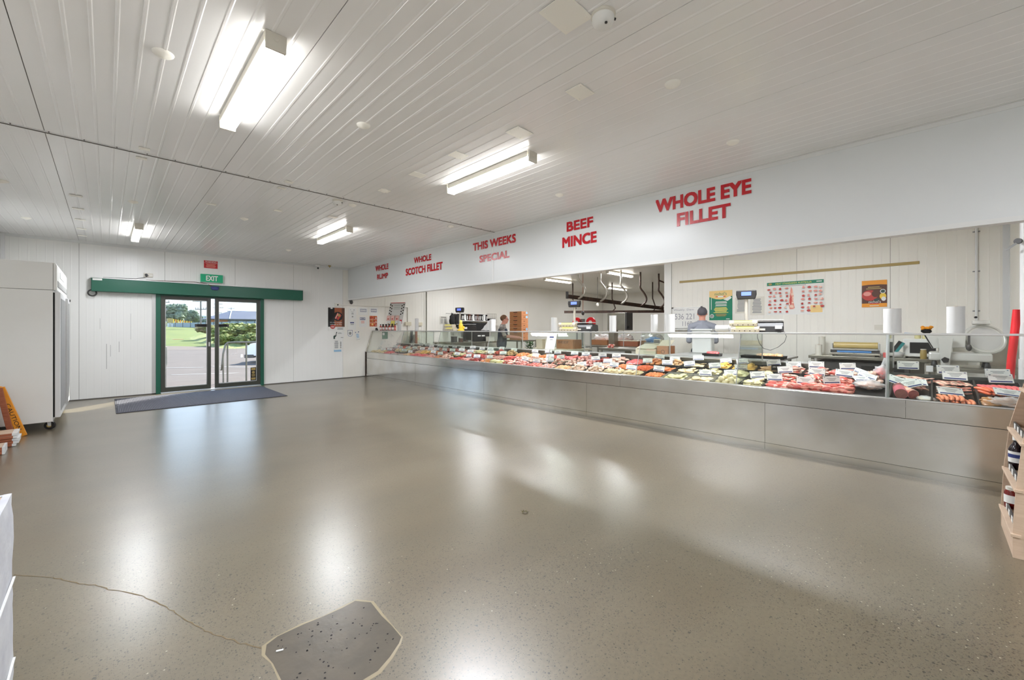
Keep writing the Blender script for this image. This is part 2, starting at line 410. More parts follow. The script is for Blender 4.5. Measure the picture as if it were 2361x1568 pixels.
# service area right end wall (faces +Y)
ws = struct('wall_service_end', MB().box(6.3, -.86, 0, XBW + .1, -.762, ZC), 'joint')
for a_, b_ in ((6.3, 7.4), (7.4, 8.6)): panel((0, -.75, 0), -X_, Z_, Y_, -b_, -a_, 0, ZC, 'wall_panel', ws, 'panel_warm', True, joint0=-8.6)
st = MB().box(XBW - .06, -.75, 0, XBW - .001, -.745, ZC); st.box(XBW - .005, -.75, 0, XBW - .001, -.69, ZC)
for k in range(9): st.cyl((XBW - .008, -.70, .3 + k * .3), (XBW - .001, -.70, .3 + k * .3), .006, n=8)
struct('trim_2', st, 'trimwhite')
# wall closing the shop side beyond the counter end, and the deep preparation room
struct('wall_shop_side', MB().box(6.3, -4.6, 0, 6.4, -.86, ZC), 'panel')
wd = struct('wall_deep', MB().box(XR + .009, 1.9, 0, XR + .1, YW, ZC), 'joint')
ys = [2.0 + 1.2 * k for k in range(8)]; ys[-1] = YW
for i in range(len(ys) - 1): panel((XR, 0, 0), -Y_, Z_, -X_, -ys[i + 1], -ys[i], 0, ZC, 'wall_panel', wd, 'panel_warm', False)
struct('wall_prep_side', MB().box(XBW + .1, 1.9, 0, XR, 2.0, ZC), 'panel_warm')
# ceiling: ribbed insulated panels in two runs
cl = struct('ceiling', MB().box(XL - .1, -4.6, ZC + .008, XB + .1, YW + .1, ZC + .12), 'joint')
ex = [XL] + [-.36 + 1.2 * k for k in range(0, 5)] + [XB]
for y0, y1 in ((-4.5, 5.045), (5.055, YW)):
    for i in range(len(ex) - 1): panel((0, 0, ZC), -X_, Y_, -Z_, -ex[i + 1], -ex[i], y0, y1, 'ceiling_panel', cl, 'ceil', True, joint0=.36, rh=.0026)
struct('ceiling_service', MB().box(XB + .1, -.86, ZC, XR + .1, YW + .1, ZC + .12), 'panel_warm')
struct('ceiling_shop_side', MB().box(XB + .1, -4.6, ZC, 6.4, -.86, ZC + .12), 'ceil')
tr = MB().box(XL, 5.030, ZC - .004, XB, 5.052, ZC + .001); tr.box(XL, 5.052, ZC - .008, XB, 5.064, ZC + .001, 1)
for k in range(29): tr.box(XL + .12 + k * .2, 5.026, ZC - .006, XL + .128 + k * .2, 5.036, ZC, 1)
struct('trim_3', tr, ['trimwhite', 'joint'])
co = MB().prism([(YW, ZC), (YW, ZC - .045), (YW - .006, ZC - .045), (YW - .045, ZC - .006), (YW - .045, ZC)], 'x', XL, XB)
struct('trim_4', co, 'trimwhite')
struct('trim_5', MB().box(XL, YW - .045, 0, XL + .045, YW, ZC), 'trimwhite', bevel=.003)
pt = MB().box(6.93, YW - .012, 0, 6.98, YW, ZC); pt.box(6.98, YW - .006, 0, 7.0, YW, ZC, 1); pt.box(7.0, YW - .05, 0, 7.09, YW, ZC)
struct('trim_6', pt, ['panel_warm', 'joint'])
sk = MB().box(XL, YW - .012, 0, .70, YW, .018); sk.box(2.56, YW - .012, 0, 5.06, YW, .018)
struct('baseboard_exit', sk, 'joint')
# ------------------------------------------------------------------ overhead bulkhead with lettering
bh = thing('sign_bulkhead', 'long white overhead bulkhead above the counter with red butcher lettering', 'sign', (XB, 0, 0))
BZ = 2.062
cuts = [-4.5, -.9, 5.097, YW]
for i in range(3):
    MB().box(0, cuts[i] + .002, BZ + .012, .09, cuts[i + 1] - .002, ZC - .002).build('sign_panel', 'fascia', bh)
MB().box(-.004, 5.08, BZ + .02, .002, 5.115, ZC - .03).build('cover_strip', 'trimwhite', bh)
t_ = MB().box(-.005, -4.5, BZ, .095, YW, BZ + .012); t_.box(-.005, -4.5, BZ + .012, 0, YW, BZ + .038)
for k in range(38): t_.cyl((-.008, -4.3 + k * .4, BZ + .025), (-.005, -4.3 + k * .4, BZ + .025), .005, n=8)
t_.build('bottom_trim', 'trimwhite', bh)
t_ = MB().box(-.030, -4.5, ZC - .004, 0, YW, ZC - .0005); t_.box(-.005, -4.5, ZC - .040, 0, YW, ZC - .004)
for k in range(38): t_.cyl((-.008, -4.2 + k * .4, ZC - .022), (-.005, -4.2 + k * .4, ZC - .022), .005, n=8)
t_.build('top_trim', 'trimwhite', bh)
def letters(lines, lab):
    b = MB()
    for s_, y0, y1, z0, z1 in lines: b.text(s_, (-.006, y0, z0), -Y_, Z_, y0 - y1, z1 - z0, 0, bold=.05, depth=0)
    tag(b.build('lettering', 'red_letter', bh), lab)
letters([('WHOLE EYE', 2.25, 1.245, 2.652, 2.806), ('FILLET', 1.998, 1.437, 2.453, 2.600)], 'red lettering reading WHOLE EYE FILLET')
letters([('BEEF', 3.557, 3.118, 2.655, 2.789), ('MINCE', 3.634, 3.064, 2.438, 2.588)], 'red lettering reading BEEF MINCE')
letters([('THIS WEEKS', 5.62, 4.557, 2.662, 2.800), ('SPECIAL', 5.443, 4.704, 2.440, 2.562)], 'red lettering reading THIS WEEKS SPECIAL')
letters([('WHOLE', 7.564, 6.919, 2.665, 2.790), ('SCOTCH FILLET', 7.896, 6.535, 2.440, 2.592)], 'red lettering reading WHOLE SCOTCH FILLET')
letters([('WHOLE', 9.297, 8.66, 2.670, 2.802), ('RUMP', 9.209, 8.68, 2.470, 2.590)], 'red lettering reading WHOLE RUMP')
# ------------------------------------------------------------------ batten lights
def batten(x, y, lab, alongx=False, m='tube', L=1.25, watts=0, vis=True):
    t = thing('batten_light', lab, 'ceiling light', (x, y, ZC), (0, 0, -PI / 2 if alongx else 0), 'fluorescent batten lights')
    MB().box(-.052, -L / 2 + .02, -.048, .052, L / 2 - .02, -.001).build('housing', 'offwhite', t, bevel=.004)
    MB().prism([(-.046, -.048), (.046, -.048), (.043, -.088), (-.043, -.088)], 'y', -L / 2 + .018, L / 2 - .018).build('diffuser', m, t)
    for s_ in (-1, 1):
        c = MB().prism([(-.053, -.001), (.053, -.001), (.050, -.094), (-.050, -.094)], 'y', s_ * L / 2 - .009, s_ * L / 2 + .009)
        c.cyl((0, s_ * (L / 2 + .009), -.035), (0, s_ * (L / 2 + .012), -.035), .014, n=12); c.build('end_cap', 'offwhite', t, bevel=.003)
    if watts:
        ld = bpy.data.lights.new('lamp_glow', 'AREA'); ld.shape = 'RECTANGLE'; ld.size = .08; ld.size_y = L - .06; ld.energy = watts; ld.color = (.925, .96, 1.03)
        lo = bpy.data.objects.new('lamp_glow', ld); COL.objects.link(lo); lo.parent = t; lo.location = (0, 0, -.093)
    return t
PW = 38; PS = 54
batten(.655, 3.12, 'white batten light nearest the viewer, long glowing tube casing', watts=PW)
batten(2.75, 3.15, 'glowing batten light on ceiling level with the gap before the BEEF MINCE wording', watts=PW)
batten(2.71, 7.0, 'glowing batten light beyond the ceiling joint, closest to the corner camera', watts=PW * .6)
batten(.35, 9.06, 'small far batten light above the fridge side of the sliding door', watts=PW * .6)
batten(10.35, 8.4, 'batten light over the tiered cartons in the preparation room', True, 'tube2', 1.3, PS*.55)
batten(10.35, 6.15, 'batten light right above the curved meat rail hangers', True, 'tube2', 1.3, PS*.55)
batten(14.0, 8.45, 'deepest batten light at the far end of the preparation room', True, 'tube2', 1.3, PS*.55)
batten(5.45, 1.4, 'batten light hidden behind the bulkhead over the near counter', False, 'tube2', 1.25, PS)
batten(5.45, 4.9, 'batten light hidden behind the bulkhead over the middle of the counter', False, 'tube2', 1.25, PS)
batten(7.7, 9.2, 'batten light behind the bulkhead over the far aisle', False, 'tube2', 1.25, PS*.4)
batten(-.45, -1.3, 'added unseen batten light behind the viewer, brightening the fridge side', watts=PW * 1.1)  # lamp added out of view to lift the fridge side
batten(2.7, -2.6, 'added unseen batten light behind the viewer, brightening the right bulkhead', watts=PW * .95)  # lamp added out of view to lift the bulkhead's right end
# ------------------------------------------------------------------ ceiling small fittings
dome_spots = [(.234, 3.132), (1.44, 3.128), (2.639, 1.18), (3.831, 1.185), (3.855, 3.105), (1.424, 6.996), (.237, 7.046), (-.83, 9.151), (-.807, 7.049), (3.827, 5.25), (2.629, 9.139), (2.285, 4.434), (2.263, 5.24)]
d0 = MB().lathe([(.052, 0), (.050, -.006), (.040, -.014), (.018, -.024), (.004, -.028)], n=20)
dome_me = d0.mesh('fixing_cap', 'capc', True)
names_d = ['before the nearest batten light', 'between the two nearest batten lights', 'high over the counter front', 'close to the wording WHOLE EYE', 'over the gap before the wording BEEF', 'past the ceiling joint before the far corner light', 'past the joint above the fridge end', 'at the far left ceiling corner', 'at the left ceiling edge past the joint', 'where the ceiling joint meets the sign', 'near the exit wall before the corner camera', 'before the smoke alarm beside the joint', 'just past the joint beside the smoke alarm']
for (x, y), w in zip(dome_spots, names_d):
    o = bpy.data.objects.new('fixing_cap', dome_me); COL.objects.link(o); o.location = (x, y, ZC)
    tag(o, 'small round cream fixing cap on ceiling ' + w, 'ceiling cap', 'round fixing caps on the ceiling')
pl = MB().box(-.10, -.10, -.004, .10, .10, -.0005)
for a in (-1, 1):
    for c in (-1, 1): pl.cyl((a * .075, c * .075, -.007), (a * .075, c * .075, -.004), .004, n=8)
plates = [(1.667, 1.30, 1.1, 'square white blanking plate beside the ceiling smoke detector'), (2.281, 1.66, .8, 'white blanking plate on ceiling past the dark panel joint'), (2.40, 2.35, .9, 'ceiling patch plate by the near end of the second batten light'), (2.31, 3.05, .75, 'ceiling patch plate alongside the second batten light'), (2.30, 3.73, .75, 'ceiling patch plate beyond the second batten light'), (2.29, 4.43, .6, 'last ceiling patch plate before the joint'), (.238, 4.90, .38, 'small patch plate before the ceiling joint on the fridge side'), (.231, 5.19, .38, 'small patch plate past the ceiling joint on the fridge side'), (1.413, 4.90, .42, 'small patch plate before the joint in mid ceiling'), (1.418, 5.17, .42, 'small patch plate past the joint in mid ceiling'), (.955, 6.47, .5, 'wrinkled patch plate in mid ceiling past the joint'), (1.65, 6.19, .45, 'long patch plate past the joint left of the third light'), (2.30, 6.0, .6, 'patch plate before the third batten light'), (-.264, 7.21, .55, 'first patch in the row of ceiling patches on the fridge side'), (-.272, 7.97, .55, 'second patch in the row of ceiling patches on the fridge side'), (-.277, 8.74, .55, 'third patch in the row of ceiling patches on the fridge side'), (-.287, 9.52, .55, 'fourth patch in the row of ceiling patches on the fridge side'), (-.298, 10.2, .55, 'last patch before the exit wall in the ceiling patch row')]
pm = pl.mesh('ceiling_plate', 'capc')
for x, y, s_, lab in plates:
    o = bpy.data.objects.new('ceiling_plate', pm); COL.objects.link(o); o.location = (x, y, ZC - .003); o.scale = (s_, s_ * .8, 1)
    tag(o, lab, 'cover plate', 'patch plates on the ceiling')
def detector(x, y, lab, s=1):
    t = thing('smoke_detector', lab, 'smoke alarm', (x, y, ZC)); t.scale = (s, s, s)
    MB().lathe([(.062, 0), (.062, -.012), (.055, -.016)], n=24).build('base', 'offwhite', t, True)
    MB().lathe([(.056, -.016), (.056, -.034), (.048, -.052), (.030, -.064), (.002, -.066)], n=24).build('cover', 'white', t, True)
    b = MB().cyl((-.02, -.03, -.064), (-.02, -.03, -.069), .007, n=10); b.cyl((.03, -.045, -.030), (.034, -.052, -.034), .006, n=10); b.build('vent', 'black', t)
detector(1.806, 1.17, 'white domed smoke detector on the ceiling nearest the viewer')
detector(2.058, 5.19, 'domed detector on the ceiling just past the panel joint')
# corner camera and sprinkler-like sensor
t = thing('security_camera', 'white dome camera hung in the ceiling corner above the posters', 'camera', (3.74, 10.70, ZC - .02))
MB().lathe([(.055, 0), (.055, -.03), (.040, -.035)], n=18).build('mount', 'white', t, True)
MB().blob((0, 0, -.065), (.045, .045, .042), 0).build('housing', 'white', t, True)
MB().cyl((0, -.035, -.072), (-.006, -.052, -.078), .022, n=14).build('lens', 'black', t)
t = thing('ceiling_sensor', 'small brass coloured sensor at the ceiling beside the corner camera', 'sensor', (4.02, 10.66, ZC))
MB().lathe([(.035, 0), (.035, -.018), (.012, -.03), (.012, -.05)], n=16).build('body', 'gold', t, True)
t = thing('wall_sensor', 'dark round sensor under the left end of the white bulkhead', 'sensor', (4.62, 10.78, 2.03))
MB().cyl((0, .09, .03), (0, 0, 0), .02, n=12).build('arm', 'dgrey', t); MB().blob((0, -.02, -.02), (.045, .045, .055), .05).build('head', 'dgrey', t, True)

# ------------------------------------------------------------------ sliding door
dr = thing('door_1', None, None, (0, 0, 0)); dr['kind'] = 'structure'
fr = MB().box(.70, 10.83, 0, .772, 10.985, 2.0); fr.box(2.53, 10.83, 0, 2.60, 10.985, 2.0); fr.box(.70, 10.86, 1.955, 2.60, 10.985, 2.02); fr.build('door_frame', 'green', dr, bevel=.003)
MB().box(.64, 10.858, 0, .699, 10.87, 2.0).build('door_trim', 'alu', dr)
MB().box(.772, 10.80, 0, 2.53, 11.02, .014).build('threshold', 'alu', dr)
def leaf(x0, x1, y, side):
    f = MB(); w = .066
    f.box(x0, y, .02, x0 + w, y + .04, 1.97); f.box(x1 - w, y, .02, x1, y + .04, 1.97)
    f.box(x0 + w, y, .02, x1 - w, y + .04, .11); f.box(x0 + w, y, 1.905, x1 - w, y + .04, 1.97)
    lf = f.build('door_leaf', 'doorframe', dr, bevel=.002)
    MB().box(x0 + w, y + .016, .11, x1 - w, y + .022, 1.905).build('door_glass', 'doorglass', lf)
    s = MB().box(x0 + w, y + .014, .11, x0 + w + .012, y + .028, 1.905); s.box(x1 - w - .012, y + .014, .11, x1 - w, y + .028, 1.905)
    s.box(x0 + w, y + .014, .11, x1 - w, y + .028, .124); s.box(x0 + w, y + .014, 1.893, x1 - w, y + .028, 1.905); s.build('glass_seal', 'alu', lf)
    d = MB()
    if side < 0: d.box(x1 - w - .21, y + .011, 1.343, x1 - w, y + .015, 1.406)
    else: d.box(x0 + w, y + .011, 1.343, x0 + w + .19, y + .015, 1.406)
    d.build('push_strip', 'dgrey', lf)
    d = MB()
    if side < 0: d.cyl((x1 - w - .15, y + .0105, 1.374), (x1 - w - .15, y + .009, 1.374), .026, n=16); d.box(x1 - w - .14, y + .0092, 1.352, x1 - w - .01, y + .0105, 1.397)
    else: d.cyl((x0 + w + .13, y + .0105, 1.374), (x0 + w + .13, y + .009, 1.374), .026, n=16); d.box(x0 + w + .01, y + .0092, 1.352, x0 + w + .12, y + .0105, 1.397)
    d.build('push_mark', 'blackmatt', lf)
    if side < 0: MB().box(x1 - .045, y - .012, .93, x1 - .018, y, 1.02).build('lock', 'alu', lf)
    return lf
leaf(.775, 1.598, 10.85, -1); rl = leaf(1.668, 2.525, 10.85, 1)
t = sheet('door_sticker', 'yellow and black sticker low on the right glass door leaf', 'sticker', (2.335, 10.862, .125), X_, Z_, .11, .30, 'black', [('r', .12, .78, .88, .96, 'gold'), ('e', .5, .62, .28, .10, 'gold'), ('l', .15, .28, .85, .50, 3, 'gold'), ('r', .12, .06, .88, .22, 'gold')])
# operator header
hd = thing('door_operator', 'long dark green sliding door operator beam above the entrance', 'door operator', (0, 10.866, 0))
MB().box(-.20, -.155, 1.995, 3.40, -.001, 2.235).build('casing', 'green', hd, bevel=.006)
MB().box(-.21, -.160, 2.236, 3.41, -.001, 2.252).build('top_cover', 'alu', hd)
MB().box(-.204, -.150, 2.0, -.2005, -.01, 2.232).build('end_cap', 'dgreen', hd); MB().box(3.401, -.152, 1.998, 3.408, -.001, 2.233).build('end_cap', 'dgreen', hd)
MB().box(-.185, -.1575, 2.195, -.06, -.1555, 2.228).build('maker_plate', 'white', hd)
s = MB().box(1.575, -.18, 2.145, 1.715, -.156, 2.205); s.box(1.59, -.19, 2.13, 1.70, -.165, 2.19); s.build('motion_sensor', 'navy', hd, bevel=.006)
MB().tube([(.60, -.02, 2.36), (.52, -.05, 2.31), (.40, -.12, 2.268), (.1, -.15, 2.256), (-.05, -.13, 2.256)], .005).build('cable', 'dgrey', hd)
MB().tube([(.55, -.1, 2.256), (.9, -.15, 2.262), (1.3, -.15, 2.275), (1.5, -.15, 2.255), (1.62, -.17, 2.20)], .006).build('cable', 'brown', hd)
cc = MB()
for k, r in enumerate((.062, .055, .048)):
    cc.tube([(-.19 + r * math.cos(a_ * PI / 9), -.06 - k * .01, 1.965 + r * math.sin(a_ * PI / 9)) for a_ in range(19)], .005, 6)
cc.build('cable_coil', 'dgrey', hd)
t = thing('power_outlet', 'white wall socket with a black plug above the door beam', 'socket', (.585, YW, 2.365))
MB().box(-.07, -.03, -.038, .07, -.003, .038).build('plate', 'offwhite', t, bevel=.004); MB().cyl((-.03, -.03, 0), (-.03, -.065, 0), .024, n=14).build('plug', 'black', t)
s = MB(); s.box(.02, -.034, -.012, .035, -.030, .008); s.box(.045, -.034, -.012, .060, -.030, .008); s.build('switch', 'white', t)
ex_ = thing('exit_sign', 'green EXIT sign on the wall over the sliding door', 'exit sign', (1.61, YW, 2.385))
MB().box(-.195, -.06, -.085, .195, -.003, .085).build('housing', 'exitgreen', ex_, bevel=.004)
MB().text('EXIT', (-.105, -.0625, -.055), X_, Z_, .21, .11, bold=.03).build('lettering', 'white', ex_)
MB().box(-.2, -.068, -.093, .16, -.003, -.087).build('bracket', 'alu', ex_)
sheet('warning_sign', 'red wall sign headed WARNING above the green exit sign', 'sign', (1.475, YW - .004, 2.605), X_, Z_, .245, .165, 'signred',
      [('r', .02, .72, .98, .97, 'signred'), ('t', 'WARNING', .09, .74, .91, .95, 'white'), ('r', .03, .68, .97, .70, 'white'), ('l', .12, .10, .88, .62, 5, 'meatpink'), ('r', 0, 0, 1, .012, 'white'), ('r', 0, .988, 1, 1, 'white'), ('r', 0, 0, .01, 1, 'white'), ('r', .99, 0, 1, 1, 'white')])
# scuffs on wall (real dark rub marks)
sc = MB()
for x, z0, z1, w in ((-.005, .55, 1.02, .006), (.05, .78, 1.0, .004), (.165, .86, 1.06, .005), (-.09, 1.3, 1.5, .003), (.33, 1.1, 1.6, .003)):
    sc.box(x, YW - .0035, z0, x + w, YW - .0028, z1)
tag(sc.build('scuff_mark', 'grey', wexit), None)
# entrance mat: ribbed rubber
mat('mat_base', (66, 66, 72), .8)
mt = thing('entrance_mat', 'wide grey ribbed entrance mat lying before the sliding door', 'mat', (0, 0, 0))
MB().box(.10, 8.74, .001, 2.50, 10.55, .009).build('backing', 'mat_base', mt, bevel=.003)
mat('mat_grey', (104, 104, 112), .75, c2=(90, 90, 98), scale=60)
rb = MB()
for k in range(118): rb.box(.13 + k * .020, 8.77, .009, .142 + k * .020, 10.52, .0125)
tag(rb.build('rib', 'mat_grey', mt), kind='stuff')
# ------------------------------------------------------------------ floor marks
pp = [(.468, 1.912), (.514, 1.934), (.617, 1.933), (.70, 1.921), (.783, 1.919), (.847, 1.925), (.893, 1.862), (.885, 1.743), (.888, 1.65), (.884, 1.563), (.859, 1.537), (.80, 1.50), (.735, 1.47), (.66, 1.47), (.57, 1.50), (.50, 1.57), (.462, 1.66), (.461, 1.79), (.452, 1.86)]
mat('patch_concrete', (84, 78, 68), .30, c2=(96, 88, 76), scale=9, bump=.0006, bscale=40)
cx_, cy_ = sum(p[0] for p in pp) / len(pp), sum(p[1] for p in pp) / len(pp)
def ring(k, j): return [(cx_ + (x - cx_) * k + random.uniform(-j, j), cy_ + (y - cy_) * k + random.uniform(-j, j)) for x, y in pp for _ in (0,)]
halo = MB(); o1 = ring(1.045, .006); o2 = ring(1.0, .002); n_ = len(pp)
mat('patch_edge', (150, 138, 112), .35)
halo.add([(x, y, .0006) for x, y in o1] + [(x, y, .0014) for x, y in o2], [(i, (i + 1) % n_, n_ + (i + 1) % n_, n_ + i) for i in range(n_)])
ptc = thing('floor_patch', 'dark grey repair patch let into the concrete floor', 'floor patch', (0, 0, 0))
halo.build('edge', 'patch_edge', ptc)
MB().add([(x, y, .0016) for x, y in o2[::-1]], [tuple(range(n_))]).build('infill', 'patch_concrete', ptc)
ch = MB()
for k in range(90):
    x, y = random.uniform(.48, .86), random.uniform(1.52, 1.90); r = random.uniform(.002, .0055)
    ch.add([(x + r * random.uniform(.6, 1.3) * math.cos(q), y + r * random.uniform(.6, 1.3) * math.sin(q), .0022) for q in (5, 4, 3, 2, 1, 0)], [(0, 1, 2, 3, 4, 5)])
tag(ch.build('stone_chip', 'blackmatt', ptc), kind='stuff')
ck = [(-.345, 3.396), (-.22, 3.241), (-.16, 3.15), (-.097, 3.047), (-.03, 2.95), (.006, 2.872), (.07, 2.79), (.126, 2.684), (.18, 2.55), (.219, 2.442), (.24, 2.36), (.277, 2.267), (.30, 2.19), (.333, 2.123), (.39, 2.015), (.42, 1.95), (.455, 1.90)]
cb = MB(); pts = []
for i in range(len(ck) - 1):
    for q in range(4):
        f_ = q / 4; pts.append((ck[i][0] * (1 - f_) + ck[i + 1][0] * f_ + random.uniform(-.005, .005), ck[i][1] * (1 - f_) + ck[i + 1][1] * f_ + random.uniform(-.005, .005)))
vs = []
for i, (x, y) in enumerate(pts):
    w = random.uniform(.0008, .0022); vs += [(x - w, y - w, .0010), (x + w, y + w, .0010)]
cb.add(vs, [(2 * i, 2 * i + 1, 2 * i + 3, 2 * i + 2) for i in range(len(pts) - 1)])
mat('crack_dark', (122, 106, 80), .8)
tag(cb.build('floor_crack', 'crack_dark', ptc), 'thin winding crack running from the patch')
t = thing('leaf_litter', 'crumpled brown and green leaf scrap alone in mid floor', 'leaf', (2.109, 2.011, 0))
mat('leafc', (104, 98, 50), .7, c2=(70, 60, 34), scale=60)
b = MB()
for q in range(7):
    a_ = q * .9; b.add([(.012 * math.cos(a_), .012 * math.sin(a_), .002), (.03 * math.cos(a_ + .3), .028 * math.sin(a_ + .3), .006 + .004 * (q % 3)), (.018 * math.cos(a_ + 1.0), .02 * math.sin(a_ + 1), .004)], [(0, 1, 2)])
b.build('leaf_scrap', 'leafc', t)
tag(MB().obox((.497, 1.839, .004), Vector((.9, -.4, 0)).normalized(), Vector((.4, .9, 0)).normalized(), Z_, .026, .007, .003).build('paper_scrap', 'white'), 'tiny white paper scrap on the dark floor patch', 'scrap')

# ------------------------------------------------------------------ outside
mat('asphalt', (88, 76, 68), .9, c2=(78, 68, 60), scale=1.2, detail=6)
mat('gravel', (104, 90, 78), .95, c2=(88, 76, 66), scale=6)
mat('lawn', (98, 108, 30), .9, c2=(80, 94, 26), scale=.6, detail=6, bump=.03, bscale=20)
mat('bush1', (118, 124, 40), .8, c2=(70, 86, 28), scale=2.6, detail=6)
mat('bush2', (146, 142, 72), .8, c2=(88, 104, 40), scale=3, detail=6)
mat('bush3', (144, 116, 84), .8, c2=(112, 122, 58), scale=3, detail=6)
mat('tree1', (128, 140, 116), .9, c2=(92, 106, 86), scale=.8, detail=6)
mat('hillc', (76, 100, 108), 1, c2=(60, 84, 84), scale=.04, detail=6)
mat('fencec', (138, 150, 156), .6); mat('roof', (58, 66, 84), .6, c2=(50, 58, 76), scale=.5); mat('brickc', (170, 116, 76), .8)
mat('housewall', (150, 152, 162), .8); mat('windowc', (196, 214, 222), .3); mat('polec', (120, 112, 104), .8); mat('carwhite', (226, 228, 232), .25, coat=.6); mat('kerbc', (190, 184, 172), .9)
g = MB()
g.add([(-80, 10.98, -.03), (90, 10.98, -.03), (90, 16, -.10), (-80, 16, -.10), (90, 52, -.10), (-80, 52, -.10)], [(0, 1, 2, 3), (3, 2, 4, 5)])
struct('ground_asphalt', g, 'asphalt')
g = MB(); NX, NY = 40, 24
def gz(x, y): return -.06 + max(0, (y - 40)) * .030 + .15 * noise.noise(Vector((x * .08, y * .08, 0)))
vs = [(-60 + 150 * i / NX, (51 - (-60 + 150 * i / NX) * 2.2 if -60 + 150 * i / NX < 9 and -60 + 150 * i / NX > -4 else (31.2 if -60 + 150 * i / NX >= 9 else 60)) + j * 5.0, 0) for j in range(NY) for i in range(NX + 1)]
vs = [(x, y, gz(x, y) if j else -.09) for (x, y, _), j in zip(vs, [q // (NX + 1) for q in range(len(vs))])]
g.add(vs, [(j * (NX + 1) + i, j * (NX + 1) + i + 1, (j + 1) * (NX + 1) + i + 1, (j + 1) * (NX + 1) + i) for j in range(NY - 1) for i in range(NX)])
lw = g.build('lawn', 'lawn', smooth=True); tag(lw, kind='structure')
g = MB()
g.add([(-10, 36, -.095), (2, 36, -.095), (20, 24, -.095), (40, 24, -.095), (40, 30.6, -.08), (9, 31.8, -.08), (2, 47, -.08), (-10, 60, -.08)], [(0, 1, 2, 5, 6, 7), (2, 3, 4, 5)])
tag(g.build('gravel_verge', 'gravel'), kind='structure')
mat('linepaint', (150, 146, 140), .9)
ml = thing('parking_lines', 'worn white parking bay lines painted on the asphalt', 'road marking')
for a_, b_ in (((1.2, 19.5), (2.5, 18.5)), ((2.8, 18.75), (3.9, 17.1)), ((5.3, 26.6), (4.7, 23.6)), ((1.4, 16.2), (3.0, 15.4)), ((1.0, 14.6), (2.2, 14.2))):
    p, q = Vector((*a_, -.095)), Vector((*b_, -.095)); d = (q - p).normalized()
    MB().obox((p + q) / 2, d, Z_.cross(d), Z_, (q - p).length, .09, .006).build('painted_line', 'linepaint', ml)
# mound shrubs
random.seed(21)
def shrub(x, y, z, r, h, m, lab):
    b = MB()
    for k in range(9):
        a_ = random.uniform(0, 6.28); q = random.uniform(0, .6) * r
        b.blob((q * math.cos(a_), q * math.sin(a_), h * random.uniform(.3, .7)), (r * random.uniform(.35, .6), r * random.uniform(.35, .6), h * random.uniform(.3, .5)), .75, 4.5, random.randint(0, 99), 26, 18)
    o = b.build('shrub', m, smooth=True, loc=(x, y, z)); tag(o, lab, 'shrub', 'shrubs on the mound outside')
mnd = MB(); K = 26
vs = []
for j in range(K):
    for i in range(K):
        u, v = i / (K - 1), j / (K - 1); x = 5.6 + 18 * u; y = 34 + 20 * v
        hgt = 1.35 * (math.sin(PI * min(1, u * 2.2) / 2) * math.sin(PI * min(1, v * 1.35) * .74)) ** .8 if 0 < u < 1 and v > 0 else 0
        vs.append((x, y, gz(x, y) - .1 + hgt * (1 + .25 * noise.noise(Vector((x * .6, y * .6, 1))))))
mnd.add(vs, [(j * K + i, j * K + i + 1, (j + 1) * K + i + 1, (j + 1) * K + i) for j in range(K - 1) for i in range(K - 1)])
tag(mnd.build('grass_mound', 'bush2', smooth=True), kind='structure')
sh = [(6.6, 39, .1, 1.1, .7, 'bush1', 'low green shrub at the lawn end of the mound outside'), (7.4, 41, .5, 1.5, .9, 'bush1', 'green shrub behind the door gap outside'), (8.2, 37, .1, 1.3, .8, 'bush1', 'dark leafy shrub low on the mound front'), (9.0, 40, .7, 1.5, .9, 'bush2', 'yellow green shrub in the middle of the mound'),
      (8.0, 45, .9, 1.6, .7, 'bush2', 'olive shrub at the crest of the mound'), (10.2, 43, .9, 1.7, .8, 'bush3', 'reddish dry grass clump on the mound crest'), (9.6, 36, .1, 1.2, .9, 'bush1', 'bright green shrub just above the handrail'), (11.2, 47, 1.1, 2.0, .7, 'bush3', 'tan seeding grass clump behind the mound'), (7.2, 49, 1.0, 1.5, .6, 'bush3', 'brownish clump beside the lawn crest'), (11.0, 39, .5, 1.4, 1.0, 'bush1', 'green shrub by the door jamb outside'), (8.9, 49, 1.2, 1.6, .6, 'bush1', 'small dark shrub nearest the pale fence')]
for s_ in sh: shrub(*s_)
# utility box lid on lawn
t = thing('drain_box', 'low wooden framed pit box sitting on the lawn', 'pit box', (5.0, 52.0, .02)); MB().prism([(-.6, 0), (.6, 0), (.42, .28), (-.42, .28)], 'y', -.5, .5).build('lid', 'brickc', t)
# fence, houses, poles, trees, hills
fc = thing('boundary_fence', 'long pale blue boundary fence beyond the lawn', 'fence')
F0, F1, = Vector((7.9, 97, 1.25)), Vector((16.2, 84, 1.45))
k = 0
while k < 16:
    p = F0.lerp(F1, k / 9); q = F0.lerp(F1, (k + .96) / 9); d = (q - p); L_ = d.length; d.normalize()
    MB().obox((p + q) / 2 + Z_ * .55, d, Z_, d.cross(Z_), L_, 1.15, .06).build('fence_panel', 'fencec', fc)
    MB().box(p.x - .07, p.y - .07, p.z - .2, p.x + .07, p.y + .07, p.z + 1.2).build('post', 'dgrey', fc); k += 1
pk = thing('picket_fence', 'pale worn picket fence at the left edge of the door view', 'fence', (7.0, 96, 1.3))
for k in range(7): MB().box(-.35 + k * .28, 0, -.3, -.2 + k * .28, .06, .95 + .1 * (k % 3)).build('picket', 'kerbc' if k % 2 else 'trimwhite', pk)
sd_ = thing('yellow_shed', 'yellow ribbed shed wall rising behind the fence', 'shed', (8.9, 109, 0))
MB().box(0, 0, 1, .8, 3, 3.5).build('end_wall', 'gold', sd_)
for k in range(9): MB().box(.8 + k * .36, 0, 1, 1.0 + k * .36, .2, 3.35 - k * .06).build('ribbed_sheet', 'orange' if k % 2 else 'yellow', sd_)
